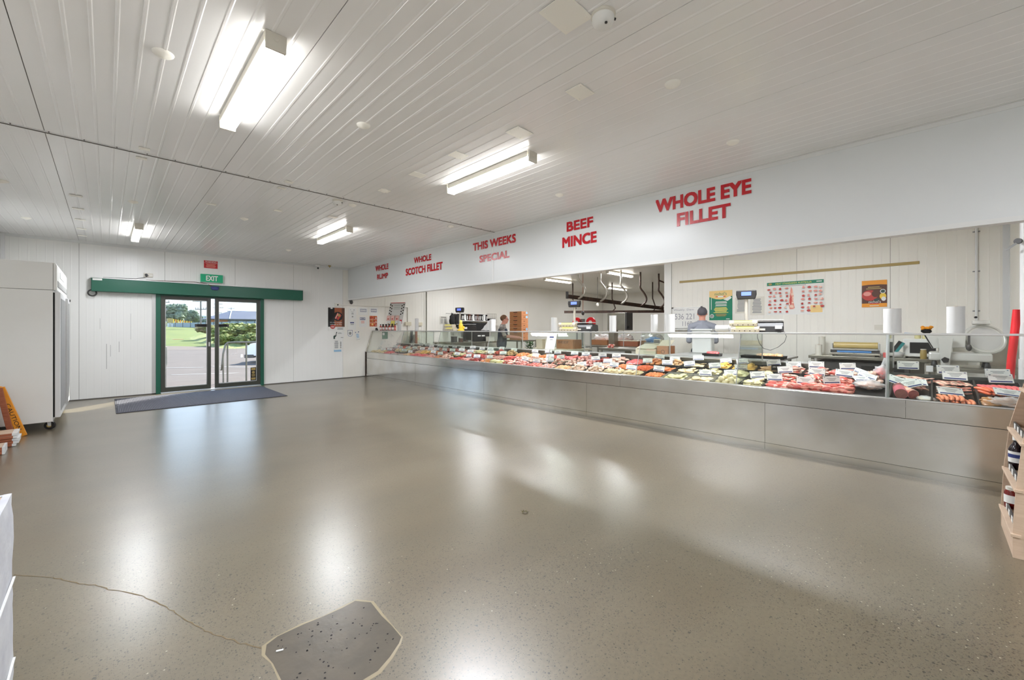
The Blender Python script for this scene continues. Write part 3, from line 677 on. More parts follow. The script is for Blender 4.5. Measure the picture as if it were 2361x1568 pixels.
hs = thing('house', 'single storey house with dark blue hipped roof beyond the fence', 'house', (0, 0, 0))
MB().box(14.2, 91.5, 1.2, 26, 98, 3.1).build('wall', 'housewall', hs)
MB().box(13.4, 90.8, 1.2, 15.9, 92.0, 3.0).build('brick_wall', 'brickc', hs)
r_ = MB(); r_.add([(12.9, 90.5, 3.1), (16.0, 90.0, 3.15), (17.4, 96, 4.9), (27, 90.5, 3.1), (27, 96, 4.9), (12.9, 100, 3.2)], [(0, 1, 2), (1, 3, 4, 2), (0, 2, 5)])
r_.build('roof', 'roof', hs); MB().tube([(16.0, 89.98, 3.2), (17.4, 95.98, 4.95)], .09, 6).build('hip_cap', 'trimwhite', hs)
MB().box(12.9, 89.95, 3.0, 27, 90.1, 3.15).build('gutter', 'dgrey', hs)
for k in range(6): w_ = MB().box(16.5 + k * 1.15, 91.38, 1.9, 17.2 + k * 1.15, 91.48, 2.8); w_.build('window', 'windowc' if k != 2 else 'dgrey', hs)
h2 = thing('far_building', 'pale teal building at the far left of the door view', 'building', (7.2, 113, 1)); MB().box(-2, 0, 0, 1.0, 6, 3.6).build('wall', 'fencec', h2); MB().prism([(-2.3, 3.6), (1.3, 3.6), (-.4, 4.8)], 'y', -.2, 6.2).build('roof', 'roof', h2)
def pole(x, y, h, s, lab):
    t = thing('power_pole', lab, 'power pole', (x, y, 0), group='power poles outside'); MB().cyl((0, 0, 0), (0, 0, h), .13 * s, .09 * s, n=8).build('pole', 'polec', t)
    d = Vector((.75, -.66, 0))
    for k, z in enumerate((h - .3 * s, h - 1.1 * s, h - 2.3 * s)):
        L_ = (1.9, 2.3, 1.6)[k] * s; MB().obox((0, 0, z), d, Z_, d.cross(Z_), L_, .12 * s, .12 * s).build('crossarm', 'polec', t)
        ins = MB()
        for q in (-.46, -.25, .25, .46): ins.cyl(d * (L_ * q) + Z_ * (z + .06 * s), d * (L_ * q) + Z_ * (z + .3 * s), .05 * s, n=6)
        ins.build('insulator', 'grey', t)
pole(11.4, 87.03, 7.3, 1.15, 'tall timber power pole seen through the left door leaf'); pole(18.33, 115.3, 7.3, 1.0, 'power pole seen just right of the door gap'); pole(25.86, 142.97, 7.6, 1.0, 'small distant power pole above the house roof'); pole(5.67, 78.6, 6.3, 1.0, 'power pole at the left jamb of the door view')
wi = MB()
for dz in (0, .35, .8):
    for p, q in (((5.67, 78.6, 6 - dz), (11.4, 87, 6.7 - dz)), ((11.4, 87, 6.7 - dz), (18.3, 115.3, 6.9 - dz)), ((18.3, 115.3, 6.9 - dz), (25.9, 143, 7.2 - dz)), ((11.4, 87, 6.7 - dz), (-4, 90, 8.6 - dz))):
        p, q = Vector(p), Vector(q); wi.tube([p.lerp(q, k / 8) - Z_ * (1.0 * (k / 8) * (1 - k / 8)) for k in range(9)], .016, 4)
tag(wi.build('power_line', 'grey'), 'thin power lines sagging between the poles outside', 'power line')
random.seed(5)
def tree(x, y, z0, h, r, m, lab):
    t = thing('gum_tree', lab, 'tree', (x, y, z0), group='trees beyond the fence'); MB().tube([(0, 0, 0), (.1, 0, h * .4), (.3, 0, h * .7)], [.3, .22, .12], 8).build('trunk', 'polec', t)
    b = MB()
    for k in range(16):
        a_ = random.uniform(0, 6.28); q = random.uniform(0, 1) * r * .8
        b.blob((q * math.cos(a_), q * math.sin(a_), h * random.uniform(.45, .9)), (r * random.uniform(.3, .5), r * random.uniform(.3, .5), h * .16), .85, 4.2, random.randint(0, 99), 26, 18)
    b.build('crown', m, t, True)
tree(11.3, 121, 1.3, 5.4, 2.6, 'tree1', 'wide spreading gum tree over the yellow shed'); tree(14.6, 126, 1.2, 4.4, 1.8, 'tree1', 'grey green gum tree right of the widest one')
tree(17.6, 131, 1.0, 3.2, 1.6, 'tree1', 'lower tree fading towards the tall power pole'); tree(4.6, 126, 1.2, 4.0, 1.6, 'tree1', 'tree behind the pale teal building')
hl = MB(); K = 60; vs = []
for j in range(3):
    for i in range(K):
        x = -150 + 500 * i / (K - 1); hh = (13.5 + 3.5 * noise.noise(Vector((x * .02, 0, 2))) + 1.4 * noise.noise(Vector((x * .13, 4, 2))) + 3 * math.exp(-((x - 28) / 22) ** 2))
        vs.append((x, 380 + 40 * j, (-1, hh * .8, hh)[j]))
hl.add(vs, [(j * K + i, j * K + i + 1, (j + 1) * K + i + 1, (j + 1) * K + i) for j in range(2) for i in range(K - 1)])
struct('distant_hills', hl, 'hillc', smooth=True)
# ground beyond so nothing ends in mid air
struct('far_ground', MB().add([(-300, 50, -.3), (500, 50, -.3), (500, 420, .5), (-300, 420, .5)], [(0, 1, 2, 3)]), 'lawn')
# ramp handrails
hr = thing('ramp_handrail', 'grey metal ramp handrail seen through the right door leaf', 'handrail')
pth = [(2.04, 12.45, .28), (2.03, 12.30, .30), (2.03, 12.26, .42), (2.06, 12.30, .70), (2.12, 12.40, .90), (2.17, 12.42, .955), (2.30, 12.40, .965), (2.72, 12.08, .965), (3.6, 11.5, .965)]
MB().tube(pth, .022, 10).build('top_rail', 'railpaint', hr)
for (x, y) in ((2.165, 12.40), (2.536, 12.227)):
    MB().cyl((x, y, -.06), (x, y, .95), .02, n=10).build('post', 'railpaint', hr); MB().cyl((x, y, -.06), (x, y, -.045), .05, n=12).build('base_plate', 'railpaint', hr)
MB().cyl((2.055, 12.26, -.06), (2.055, 12.30, .60), .018, n=10).build('post', 'railpaint', hr)
h2 = thing('ramp_handrail', 'grey metal ramp handrail at the left edge of the door view', 'handrail')
MB().tube([(.60, 12.9, .90), (.95, 12.75, .905), (1.0, 12.7, .86), (.99, 12.55, .5), (.93, 12.4, .25)], .022, 10).build('top_rail', 'railpaint', h2)
for x, y in ((.98, 12.62), (.93, 12.35)): MB().cyl((x, y, -.06), (x, y, .84 if y > 12.5 else .5), .02, n=10).build('post', 'railpaint', h2)
# entrance reveal outside: side return and soffit of the porch
pr = MB().box(2.66, 10.985, -.1, 2.95, 11.62, 2.6)
struct('wall_porch', pr, 'panel')
pw = MB().box(-20, 10.985, -.1, .69, 11.0, 3.2); pw.box(2.66, 10.985, -.1, 30, 11.0, 3.2); pw.box(.69, 10.985, 2.0, 2.66, 11.0, 3.2)
struct('wall_outside', pw, 'panel')
# parked car (front corner visible beside the jamb)
cr = thing('parked_car', 'white car parked outside, mostly hidden by the right door jamb', 'car', (4.42, 20.3, -.10), (0, 0, math.radians(-28)))
body = [(0, .34), (.04, .62), (.16, .80), (1.15, .95), (1.75, 1.42), (3.1, 1.46), (3.9, 1.08), (4.35, 1.0), (4.42, .45), (4.3, .30), (.1, .28)]
MB().prism(body, 'y', -.85, .85).build('body', 'carwhite', cr, bevel=.05)
MB().prism([(1.28, .98), (1.80, 1.36), (3.0, 1.40), (3.7, 1.06), (3.6, .98)], 'y', -.865, .865).build('window', 'black', cr)
MB().box(-.03, -.6, .36, .0, .6, .52).build('grille', 'dgrey', cr); MB().box(-.04, -.86, .22, .3, .86, .36).build('bumper', 'dgrey', cr, bevel=.02)
for s_ in (-1, 1): MB().box(-.01, s_ * .62 - .17, .60, .10, s_ * .62 + .17, .72).build('headlight', 'alu', cr, bevel=.02)
for x in (.85, 3.45):
    for s_ in (-1, 1): w_ = MB().cyl((x, s_ * .70, .32), (x, s_ * .88, .32), .32, n=24).build('wheel', 'black', cr); MB().cyl((x, s_ * .88, .32), (x, s_ * .89, .32), .2, n=16).build('hubcap', 'alu', w_)
# ------------------------------------------------------------------ display counter
random.seed(11)
XC = 5.06; YE = -1.15; SL = .17; TH = math.atan(SL)
def deckz(x): return .615 + SL * (x - 5.12)
ct = thing('display_counter', 'long stainless steel butcher display counter with slanted glass front', 'counter', (0, 0, 0))
seams = [YW - .005, 8.32, 5.90, 3.57, 1.25, YE]
for i in range(5):
    y1, y0 = seams[i], seams[i + 1]
    MB().box(XC + .006, y0 + .0015, .075, XC + .03, y1 - .0015, .500).build('front_panel', 'steel', ct)
    MB().box(XC + .002, y0 + .001, 0, XC + .03, y1 - .001, .073).build('kick_strip', 'steel_fascia', ct)
MB().box(XC + .004, YE, .501, XC + .02, 5.90, .507).build('painted_shadow_line', 'joint', ct)  # dark strip painting in the shadow line below the fascia
fs = [YW - .005, 5.90, 3.0, .15, YE]
for i in range(4):
    y1, y0 = fs[i], fs[i + 1]; dx = .006 if i == 0 else -.012
    MB().prism([(XC + dx, .508), (XC + dx, .664), (XC + dx + .006, .668), (XC + .03, .668), (XC + .03, .508)], 'y', y0 + .001, y1 - .001).build('fascia_panel', 'steel_fascia', ct)
    MB().box(XC + dx + .005, y0, .6682, XC + .06, y1, .672).build('front_lip', 'alu', ct)
MB().prism([(XC + .03, 0), (6.16, 0), (6.16, deckz(6.12)), (6.13, deckz(6.12)), (XC + .075, .60), (XC + .03, .60)], 'y', YE + .002, YW - .008).build('cabinet', 'deck', ct)
MB().box(6.115, 1.0, .70, 6.135, YW - .01, .872).build('rear_splash', 'deck', ct)
MB().box(6.115, YE, .70, 6.135, .998, .825).build('rear_splash', 'deck', ct)
MB().box(6.09, 1.0, .872, 6.30, YW - .01, .886).build('rear_ledge', 'alu', ct, bevel=.003)
MB().box(5.238, YE, 1.243, 5.265, YW - .01, 1.262).build('top_rail', 'alu', ct, bevel=.004)
div = [9.14, 7.56, 5.90, 4.36, 2.78, 1.54, .28]
edges = [YW - .01] + div + [YE]
GX0, GZ0, GX1, GZ1 = 5.085, .672, 5.258, 1.243
gu = Vector((GX1 - GX0, 0, GZ1 - GZ0)); gl = gu.length; gu.normalize(); gn = Vector((-gu.z, 0, gu.x))
for i in range(8):
    y1, y0 = edges[i] - .004, edges[i + 1] + .004
    c = Vector(((GX0 + GX1) / 2, (y0 + y1) / 2, (GZ0 + GZ1) / 2))
    MB().obox(c, Y_, gu, gn, y1 - y0, gl, .006).build('glass_pane', 'glass', ct)
    MB().box(5.262, y0, 1.2445, 6.14, y1, 1.2505).build('glass_shelf', 'glass', ct)
for y in div:
    MB().prism([(5.10, .672), (5.255, 1.243), (6.12, 1.243), (6.12, .875), (6.10, .80)], 'y', y - .003, y + .003).build('glass_divider', 'divider', ct)
    MB().tube([(5.082, y, .672), (5.249, y, 1.243)], .0045, 6).build('joint_strip', 'grey', ct)
    MB().cyl((6.12, y, .875), (6.12, y, 1.243), .008, n=8).build('rear_post', 'alu', ct)
MB().tube([(5.10, .275, .672), (5.245, .275, 1.243)], .013, 8).build('glass_edge', glassm('edgeglass', (.70, .80, .74), .2, .25), ct)
MB().tube([(5.075, YW - .015, .67), (5.25, YW - .015, 1.25)], .014, 8).build('end_frame', 'steel_bench', ct)
MB().box(XC - .012, YW - .03, 0, XC + .004, YW - .004, .68).build('end_trim', 'rust', ct)
# ---- food materials
def meatm(n, a, b, sc=26, sharp=False, r=.32): return mat(n, a, r, c2=b, scale=sc, spec=.6, detail=4, sharp=sharp, bump=.002, bscale=40)
meatm('m_pink', (226, 140, 132), (240, 188, 176)); meatm('m_red', (186, 52, 50), (214, 104, 92), 34); meatm('m_pale', (232, 178, 158), (240, 208, 190))
meatm('m_chop', (214, 92, 82), (240, 206, 186), 16, True); meatm('m_rib', (196, 74, 66), (226, 140, 122), 22, True); meatm('m_cream', (236, 220, 182), (226, 200, 150), 20)
meatm('m_orange', (222, 112, 64), (236, 160, 100), 40); meatm('m_yellow', (244, 190, 84), (250, 206, 110), 14); meatm('m_tan', (222, 168, 118), (232, 196, 150), 34)
meatm('m_frank', (238, 152, 112), (230, 138, 98), 14); meatm('m_osaus', (242, 118, 76), (236, 100, 62), 12); meatm('m_psaus', (240, 122, 118), (230, 98, 104), 12)
meatm('m_bacon', (240, 206, 184), (224, 140, 122), 18, True); meatm('m_brownb', (160, 104, 58), (196, 148, 96), 14); meatm('m_salami', (130, 58, 56), (150, 78, 72), 50)
meatm('m_ball', (236, 226, 184), (228, 214, 158), 40); meatm('m_chick', (240, 200, 176), (238, 216, 190), 22); meatm('m_dark', (130, 34, 36), (168, 58, 54), 20); meatm('m_green', (232, 224, 176), (222, 212, 150), 30); meatm('m_offal', (214, 190, 184), (150, 84, 90), 18, True)
mat('traym', (34, 34, 34), .35); mat('steeltray', (170, 170, 164), .3, .8)
# ---- unit meshes
def pieces(kind, m, seed):
    b = MB(); r = random.Random(seed)
    if kind == 'slab': b.blob((0, 0, 0), (.066, .045, .014), .55, 2.6, seed, 18, 8, sq=.85)
    elif kind == 'fillet': b.blob((0, 0, 0), (.062, .042, .022), .6, 2.3, seed, 18, 9)
    elif kind == 'ball': b.blob((0, 0, 0), (.034, .034, .031), .12, 2, seed, 12, 8)
    elif kind == 'patty': b.blob((0, 0, 0), (.05, .05, .014), .3, 3.5, seed, 18, 7, sq=.75)
    elif kind == 'chunk': b.blob((0, 0, 0), (.034, .028, .021), .55, 2.2, seed, 12, 7, sq=.8)
    elif kind == 'chop':
        b.blob((0, 0, 0), (.052, .038, .015), .55, 2.4, seed, 16, 7, sq=.85); b.blob((.055, .004, 0), (.045, .014, .012), .3, 2, seed + 1, 8, 6); b.blob((.012, .036, .001), (.048, .010, .014), .3, 2, seed + 2, 10, 5)
    elif kind in ('sausage', 'frank'):
        L_, rr = (.125, .0145) if kind == 'sausage' else (.16, .0145); n = 9
        cv = r.uniform(-.03, .03)
        pts = [((k / n - .5) * L_, cv * (1 - (2 * k / n - 1) ** 2), 0) for k in range(n + 1)]
        b.tube(pts, [rr * (.35 if k in (0, n) else (.85 if k in (1, n - 1) else 1)) for k in range(n + 1)], 10)
    elif kind == 'rack':
        n = 12; pts = [((k / n - .5) * .30, .012 * math.sin(k * .9 + seed), .006 * math.sin(k * 1.7)) for k in range(n + 1)]
        b.tube(pts, [.020 * (.5 if k in (0, n) else 1 + .3 * math.sin(k * 2.1 + seed)) for k in range(n + 1)], 10)
    elif kind == 'shank':
        n = 9; prof = [.014, .026, .034, .033, .026, .018, .015, .014, .021, .016]
        b.tube([((k / n - .5) * .26, .01 * math.sin(k), .004 * math.sin(k * 2)) for k in range(n + 1)], prof, 12)
    elif kind == 'rasher':
        n = 7
        for q in (0, 1):
            pass
        vs = [((k / n - .5) * .21, w, .006 * math.sin(k * 1.3 + seed) + z) for z in (0, .006) for k in range(n + 1) for w in (-.022, .022)]
        o = 2 * (n + 1)
        fs = [(2 * k, 2 * k + 2, 2 * k + 3, 2 * k + 1) for k in range(n)] + [(o + 2 * k, o + 2 * k + 1, o + 2 * k + 3, o + 2 * k + 2) for k in range(n)]
        fs += [(2 * k, o + 2 * k, o + 2 * k + 2, 2 * k + 2) for k in range(n)] + [(2 * k + 1, 2 * k + 3, o + 2 * k + 3, o + 2 * k + 1) for k in range(n)]
        b.add(vs, fs)
    return b.mesh(kind, m, True, 1.6)
_PM = {}
def piece_mesh(kind, m, v):
    k = (kind, m, v)
    if k not in _PM: _PM[k] = pieces(kind, m, v * 5 + 3)
    return _PM[k]
def heap_mesh(m, w, d, h, seed, sc=1):
    b = MB(); r = random.Random(seed); n = int(95 * sc)
    K = 10; vs = []
    for j in range(K):
        for i in range(K):
            u, v = i / (K - 1) * 2 - 1, j / (K - 1) * 2 - 1
            vs.append((u * w / 2, v * d / 2, h * .75 * max(0, (1 - abs(u) ** 4)) * max(0, (1 - abs(v) ** 4)) + .002))
    b.add(vs, [(j * K + i, j * K + i + 1, (j + 1) * K + i + 1, (j + 1) * K + i) for j in range(K - 1) for i in range(K - 1)])
    for k in range(n):
        u, v = r.uniform(-.9, .9), r.uniform(-.9, .9); z = h * .75 * (1 - abs(u) ** 4) * (1 - abs(v) ** 4)
        a = r.uniform(0, 6.28); q = r.uniform(.006, .011) * (1.4 if sc < 1 else 1)
        b.blob((u * w / 2, v * d / 2, z + .003), (q * r.uniform(1, 1.8), q * r.uniform(1, 1.6), q), .4, 2, k, 6, 4)
    return b.mesh('mince_heap', m, True)
NICE = {'slab': 'beef_steak', 'fillet': 'chicken_fillet', 'ball': 'meatball', 'patty': 'rissole', 'chunk': 'diced_meat', 'chop': 'lamb_chop', 'sausage': 'sausage', 'frank': 'frankfurt', 'rack': 'rib_rack', 'shank': 'lamb_shank', 'rasher': 'bacon_rasher'}
CNAME = {'m_pink': 'pink', 'm_red': 'red', 'm_pale': 'pale pink', 'm_chop': 'fat-edged red', 'm_rib': 'marbled red', 'm_cream': 'cream crumbed', 'm_orange': 'orange marinated', 'm_yellow': 'yellow marinated', 'm_tan': 'tan', 'm_frank': 'orange-tan', 'm_osaus': 'bright orange', 'm_psaus': 'salmon pink', 'm_bacon': 'pale streaky', 'm_brownb': 'smoky brown', 'm_ball': 'pale yellow', 'm_chick': 'pale peach', 'm_dark': 'dark red', 'm_green': 'pale green-yellow', 'm_offal': 'mottled greyish'}
def tray_mb(w, d, h=.028):
    b = MB(); t = .004
    b.box(-w / 2, -d / 2, 0, w / 2, d / 2, .004)
    for s in (-1, 1):
        b.prism([(s * w / 2, 0), (s * (w / 2 + .012), h), (s * (w / 2 + .006), h), (s * (w / 2 - t), .004)][::s], 'y', -d / 2 - .008, d / 2 + .008)
        b.prism([(s * d / 2, 0), (s * (d / 2 + .012), h), (s * (d / 2 + .006), h), (s * (d / 2 - t), .004)][::-s], 'x', -w / 2 - .008, w / 2 + .008)
    return b
_TM = {}
R_ = Matrix.Rotation(-TH, 4, 'Y')
bayname = ['', 'glass bay touching exit wall', 'second glass bay from wall', 'third glass bay from wall', 'fourth glass bay from wall', 'fifth glass bay from wall', 'sixth glass bay from wall', 'seventh glass bay from wall', 'last glass bay']
# print on price cards
card = MB().box(-.085, -.001, -.042, .085, .001, .042); card_me = card.mesh('price_card', 'white')
hold = MB().box(-.090, .0012, -.046, .090, .0022, .046).mesh('card_holder', glassm('holder', (.9, .92, .93), .05, .1))
cp = MB()
cp.add([(-.075, -.0016, -.036), (.075, -.0016, -.036), (.075, -.0016, -.024), (-.075, -.0016, -.024)], [(0, 1, 2, 3)], 0)
for q, (a, c) in enumerate(((-.05, .05), (-.035, .04), (-.028, .03))): cp.add([(a, -.0016, .016 - q * .013), (c, -.0016, .016 - q * .013), (c, -.0016, .021 - q * .013), (a, -.0016, .021 - q * .013)], [(0, 1, 2, 3)], 1)
for s in (-1, 1): cp.add([(s * .07 - .006, -.0016, .028), (s * .07 + .006, -.0016, .028), (s * .07 + .006, -.0016, .034), (s * .07 - .006, -.0016, .034)], [(0, 1, 2, 3)], 0)
card_pr = cp.mesh('card_print', ['navy', 'textgrey'])
def price_card(x, y, z, lab, tilt=.25, yaw=0, roll=0, dark=False):
    t = thing('price_card', lab, 'price card', (x, y, z), (0, 0, 0), 'price cards standing among the meat')
    t.scale = (.82,) * 3 if y > 1.54 else ((.9,) * 3 if y > .3 else (1.0,) * 3)
    t.rotation_euler = (Matrix.Rotation(yaw - PI / 2 + .35, 4, 'Z') @ Matrix.Rotation(-tilt, 4, 'X') @ Matrix.Rotation(roll, 4, 'Y')).to_euler()
    for me, nm in ((card_me, 'card'), (hold, 'holder'), (card_pr, 'print')):
        o = bpy.data.objects.new(nm, me if not (dark and nm == 'card') else MB().box(-.06, -.001, -.04, .06, .001, .04).mesh('price_card', 'blackmatt')); COL.objects.link(o); o.parent = t
    return t
def put(kind, m, x, y, zoff, lab, grp, v=0, ang=0, s=1, tip=0):
    o = bpy.data.objects.new(NICE[kind], piece_mesh(kind, m, v)); COL.objects.link(o)
    o.location = (x - SL * zoff, y, deckz(x) + .010 + zoff)
    o.rotation_euler = (R_ @ Matrix.Rotation(ang, 4, 'Z') @ Matrix.Rotation(tip, 4, 'X')).to_euler(); o.scale = (s, s, s)
    tag(o, lab, 'meat', grp); return o
def tray(bay, col, row, x, y, w, d, kind, m, n=8, tm='traym', card_=True, deep=False, top=None, rows=3):
    rn = {0: 'front', 1: 'middle', 2: 'rear'}[row] if rows == 3 else {0: 'front', 1: 'rear'}[row]
    where = '%s tray, %s column, %s' % (rn, ORD[col], bayname[bay])
    hh = .05 if deep else .026
    k = (round(w, 2), round(d, 2), tm, hh)
    if k not in _TM: _TM[k] = tray_mb(w, d, hh).mesh('meat_tray', tm)
    o = bpy.data.objects.new('meat_tray', _TM[k]); COL.objects.link(o); o.location = (x, y, deckz(x)); o.rotation_euler = (0, -TH, 0)
    tag(o, ('black' if tm == 'traym' else 'silver') + ' ' + where, 'tray', 'meat trays in the counter')
    if kind == 'mince':
        hm = heap_mesh(m, w * .9, d * .9, .055, bay * 100 + col * 10 + row, 1 if bay > 4 else .8)
        h_ = bpy.data.objects.new('mince_heap', hm); COL.objects.link(h_); h_.location = (x, y, deckz(x) + .006); h_.rotation_euler = (0, -TH, 0)
        tag(h_, CNAME[m] + ' diced mince heap on ' + where, 'meat', kind='stuff')
    elif kind:
        grp = 'pieces on ' + where
        base = {'rib_rack': 'rib rack', 'diced_meat': 'meat chunk'}.get(NICE[kind], NICE[kind].replace('_', ' '))
        if kind == 'fillet' and m in ('m_pink', 'm_red', 'm_dark'): base = 'meat fillet'
        lab = CNAME[m] + ' ' + base + ' on ' + where
        lay = {'slab': (.5, .55), 'fillet': (.55, .6), 'ball': (.9, .9), 'patty': (.7, .7), 'chunk': (.75, .75), 'chop': (.5, .5), 'sausage': (1, 1), 'frank': (1, 1), 'rack': (1, 1), 'shank': (1, 1), 'rasher': (1, 1)}[kind]
        if kind in ('sausage', 'frank'):
            per = max(4, int(d / .033)); 
            for q in range(n):
                L2 = q // per; put(kind, m, x + random.uniform(-.01, .01) + (.02 if L2 else 0), y - d / 2 + .02 + (q % per + .5 * (L2 % 2)) * (d - .04) / per, .012 + .024 * L2, lab, grp, q % 3, random.uniform(-.15, .15))
        elif kind in ('rack', 'shank', 'rasher'):
            across = PI / 2
            for q in range(n):
                L2 = q // 5; yy = 0 if kind != 'rasher' else random.uniform(-.02, .02)
                put(kind, m, x - w / 2 + .035 + (q % 5) * (w - .07) / 4 + random.uniform(-.008, .008), y + yy, .022 + .032 * L2 if kind != 'rasher' else .012 + .012 * L2, lab, grp, q % 3, across + random.uniform(-.22, .22) + (PI if q % 2 else 0), 1, 0 if kind != 'rasher' else random.uniform(-.5, .5))
        else:
            nx = max(2, round(math.sqrt(n * w / d))); ny = math.ceil(n / nx); q = 0
            for L2 in range(3):
                sh_ = 1 - .22 * L2
                for i in range(max(1, round(nx * sh_))):
                    for j in range(max(1, round(ny * sh_))):
                        if q >= n * (1.7 if kind in ('chunk', 'chop', 'slab') else 1.5): break
                        cx = x + ((i + .5) / max(1, round(nx * sh_)) - .5) * w * .86 * sh_ + random.uniform(-.01, .01)
                        cy = y + ((j + .5) / max(1, round(ny * sh_)) - .5) * d * .84 * sh_ + random.uniform(-.01, .01)
                        th = {'slab': .018, 'fillet': .03, 'ball': .04, 'patty': .022, 'chunk': .032, 'chop': .024}[kind]
                        put(kind, m, cx, cy, th * .6 + th * L2, lab, grp, q % 4, random.uniform(0, 6.28) if kind != 'patty' else 0, random.uniform(.85, 1.15) * (1.1 if bay < 5 else 1), random.uniform(-.25, .25)); q += 1
    if card_:
        cxx = x + w * random.uniform(.05, .32)
        price_card(cxx, y + random.uniform(-.05, .05), deckz(cxx) + random.uniform(.095, .12), 'white price card above the ' + where, random.uniform(.15, .5), random.uniform(-.25, .25), random.uniform(-.12, .12))
ROW3 = ((5.29, .29), (5.62, .29), (5.95, .28)); ROW2 = ((5.37, .45), (5.85, .43))
# columns listed from the exit wall towards the viewer: (kind, material, pieces, tray) per row
bays = {
 1: [[('fillet', 'm_cream', 6), ('fillet', 'm_offal', 6), ('slab', 'm_pink', 6)], [('fillet', 'm_cream', 6), ('rack', 'm_offal', 5), ('slab', 'm_rib', 6)], [('slab', 'm_psaus', 6), ('fillet', 'm_cream', 5), ('slab', 'm_pink', 5)], [('sausage', 'm_offal', 9), ('fillet', 'm_cream', 6), ('fillet', 'm_pale', 6)], [('sausage', 'm_offal', 9), ('fillet', 'm_offal', 6), ('slab', 'm_rib', 6)]],
 2: [[('slab', 'm_tan', 6), ('mince', 'm_tan', 0), ('slab', 'm_pale', 6)], [('slab', 'm_psaus', 6), ('fillet', 'm_yellow', 5), ('slab', 'm_pink', 6)], [('slab', 'm_psaus', 6), ('slab', 'm_orange', 6), ('slab', 'm_pink', 6)], [('slab', 'm_pink', 6), ('slab', 'm_psaus', 6), ('slab', 'm_red', 6)], [('slab', 'm_frank', 6), ('slab', 'm_pink', 6), ('slab', 'm_rib', 6)]],
 3: [[('chunk', 'm_pale', 8), ('fillet', 'm_green', 5), ('slab', 'm_pink', 6)], [('slab', 'm_red', 7), ('slab', 'm_rib', 6), ('fillet', 'm_green', 5)], [('slab', 'm_pink', 7), ('mince', 'm_red', 0), ('fillet', 'm_cream', 5)], [('slab', 'm_dark', 6), ('mince', 'm_red', 0), ('chunk', 'm_red', 6)], [('slab', 'm_orange', 6), ('mince', 'm_pink', 0), ('chunk', 'm_tan', 6)]],
 4: [[('fillet', 'm_green', 5), ('slab', 'm_red', 6), ('mince', 'm_orange', 0)], [('chop', 'm_chop', 6), ('chunk', 'm_pink', 7), ('mince', 'm_tan', 0)], [('chunk', 'm_pink', 8), ('chunk', 'm_pale', 8), ('slab', 'm_orange', 5)], [('mince', 'm_rib', 0), ('chunk', 'm_pale', 7), ('slab', 'm_red', 5)], [('mince', 'm_pink', 0), ('chop', 'm_chop', 6), ('slab', 'm_psaus', 5)]],
 5: [[('mince', 'm_tan', 0), ('chunk', 'm_pale', 8), ('chunk', 'm_pink', 7)], [('chunk', 'm_chick', 8), ('chunk', 'm_pink', 8), ('slab', 'm_red', 5)], [('chunk', 'm_chick', 8), ('mince', 'm_pale', 0), ('fillet', 'm_pale', 6)], [('fillet', 'm_cream', 7), ('mince', 'm_orange', 0), ('mince', 'm_psaus', 0)], [('fillet', 'm_cream', 7), ('mince', 'm_osaus', 0), ('chunk', 'm_orange', 8)]],
 6: [[('mince', 'm_orange', 0), ('patty', 'm_orange', 5), ('chunk', 'm_tan', 8)], [('patty', 'm_green', 6), ('patty', 'm_cream', 6), ('rasher', 'm_cream', 9)], [('patty', 'm_cream', 5), ('fillet', 'm_ball', 6), ('fillet', 'm_yellow', 8)], [('ball', 'm_ball', 9), ('fillet', 'm_ball', 6), ('fillet', 'm_yellow', 8)]],
 7: [[('fillet', 'm_ball', 6), ('fillet', 'm_ball', 6), ('fillet', 'm_tan', 6)], [('shank', 'm_chop', 5), ('chop', 'm_chop', 8), ('chop', 'm_chop', 9)], [('rack', 'm_rib', 9), ('chop', 'm_chop', 9), ('chop', 'm_chop', 9)], [('rack', 'm_rib', 9), ('chop', 'm_rib', 8), ('shank', 'm_chop', 7)]],
}
for bay, cols in bays.items():
    y1, y0 = edges[bay - 1], edges[bay]
    if bay == 7: y0 += .27
    w = (y1 - y0) / len(cols)
    for ci, rows in enumerate(cols):
        y = y1 - w * (ci + .5)
        for ri, (k, m, n) in enumerate(rows):
            x, d = ROW3[ri]
            tray(bay, ci + 1, ri, x, y, d, w - .03, k, m, n, 'steeltray' if (bay, ci, ri) in ((6, 2, 0), (6, 1, 0), (5, 4, 1), (6, 3, 0)) else 'traym', card_=(random.random() < .80), deep=bay >= 6)
# column beside the near divider: bagged meat over a black tray
x, d = 5.36, .44
tray(7, 5, 0, x, .43, d, .25, None, None, card_=False, deep=True, rows=2)
tray(7, 5, 1, 5.85, .43, .42, .25, 'chunk', 'm_pale', 6, card_=False, rows=2)
def bag(x, y, z, r, lab, m='m_pale', tail=True):
    t = thing('meat_bag', lab, 'plastic bag', (x, y, z)); MB().blob((0, 0, .02), (r[0] * .85, r[1] * .85, r[2] * .8), .4, 2, 4, 16, 10).build('contents', m, t, True)
    MB().blob((0, 0, .025), r, .45, 3.5, 9, 22, 14).build('film', 'film', t, True)
    if tail: MB().tube([(.01, 0, r[2] * .9), (.015, -.01, r[2] + .03), (.02, -.02, r[2] + .05), (.03, -.05, r[2] + .085)], [.045, .016, .022, .045], 10).build('knot', 'film', t)
bag(5.50, .43, deckz(5.50) + .03, (.10, .12, .045), 'clear bag of pale chicken lying on the black tray beside the thick divider', tail=False)
bag(5.88, .36, deckz(5.88) + .06, (.075, .07, .075), 'knotted plastic bag of pink meat standing behind the thick divider', 'm_psaus')
for i, (x, y, yaw, rl) in enumerate(((5.62, .50, .4, .05), (5.70, .46, .1, .5), (5.78, .50, .2, .65))): price_card(x, y, deckz(x) + .085 + .012 * i, ('lowest', 'middle', 'uppermost')[i] + ' of three loose price cards piled on the bagged chicken', .9, yaw, rl)
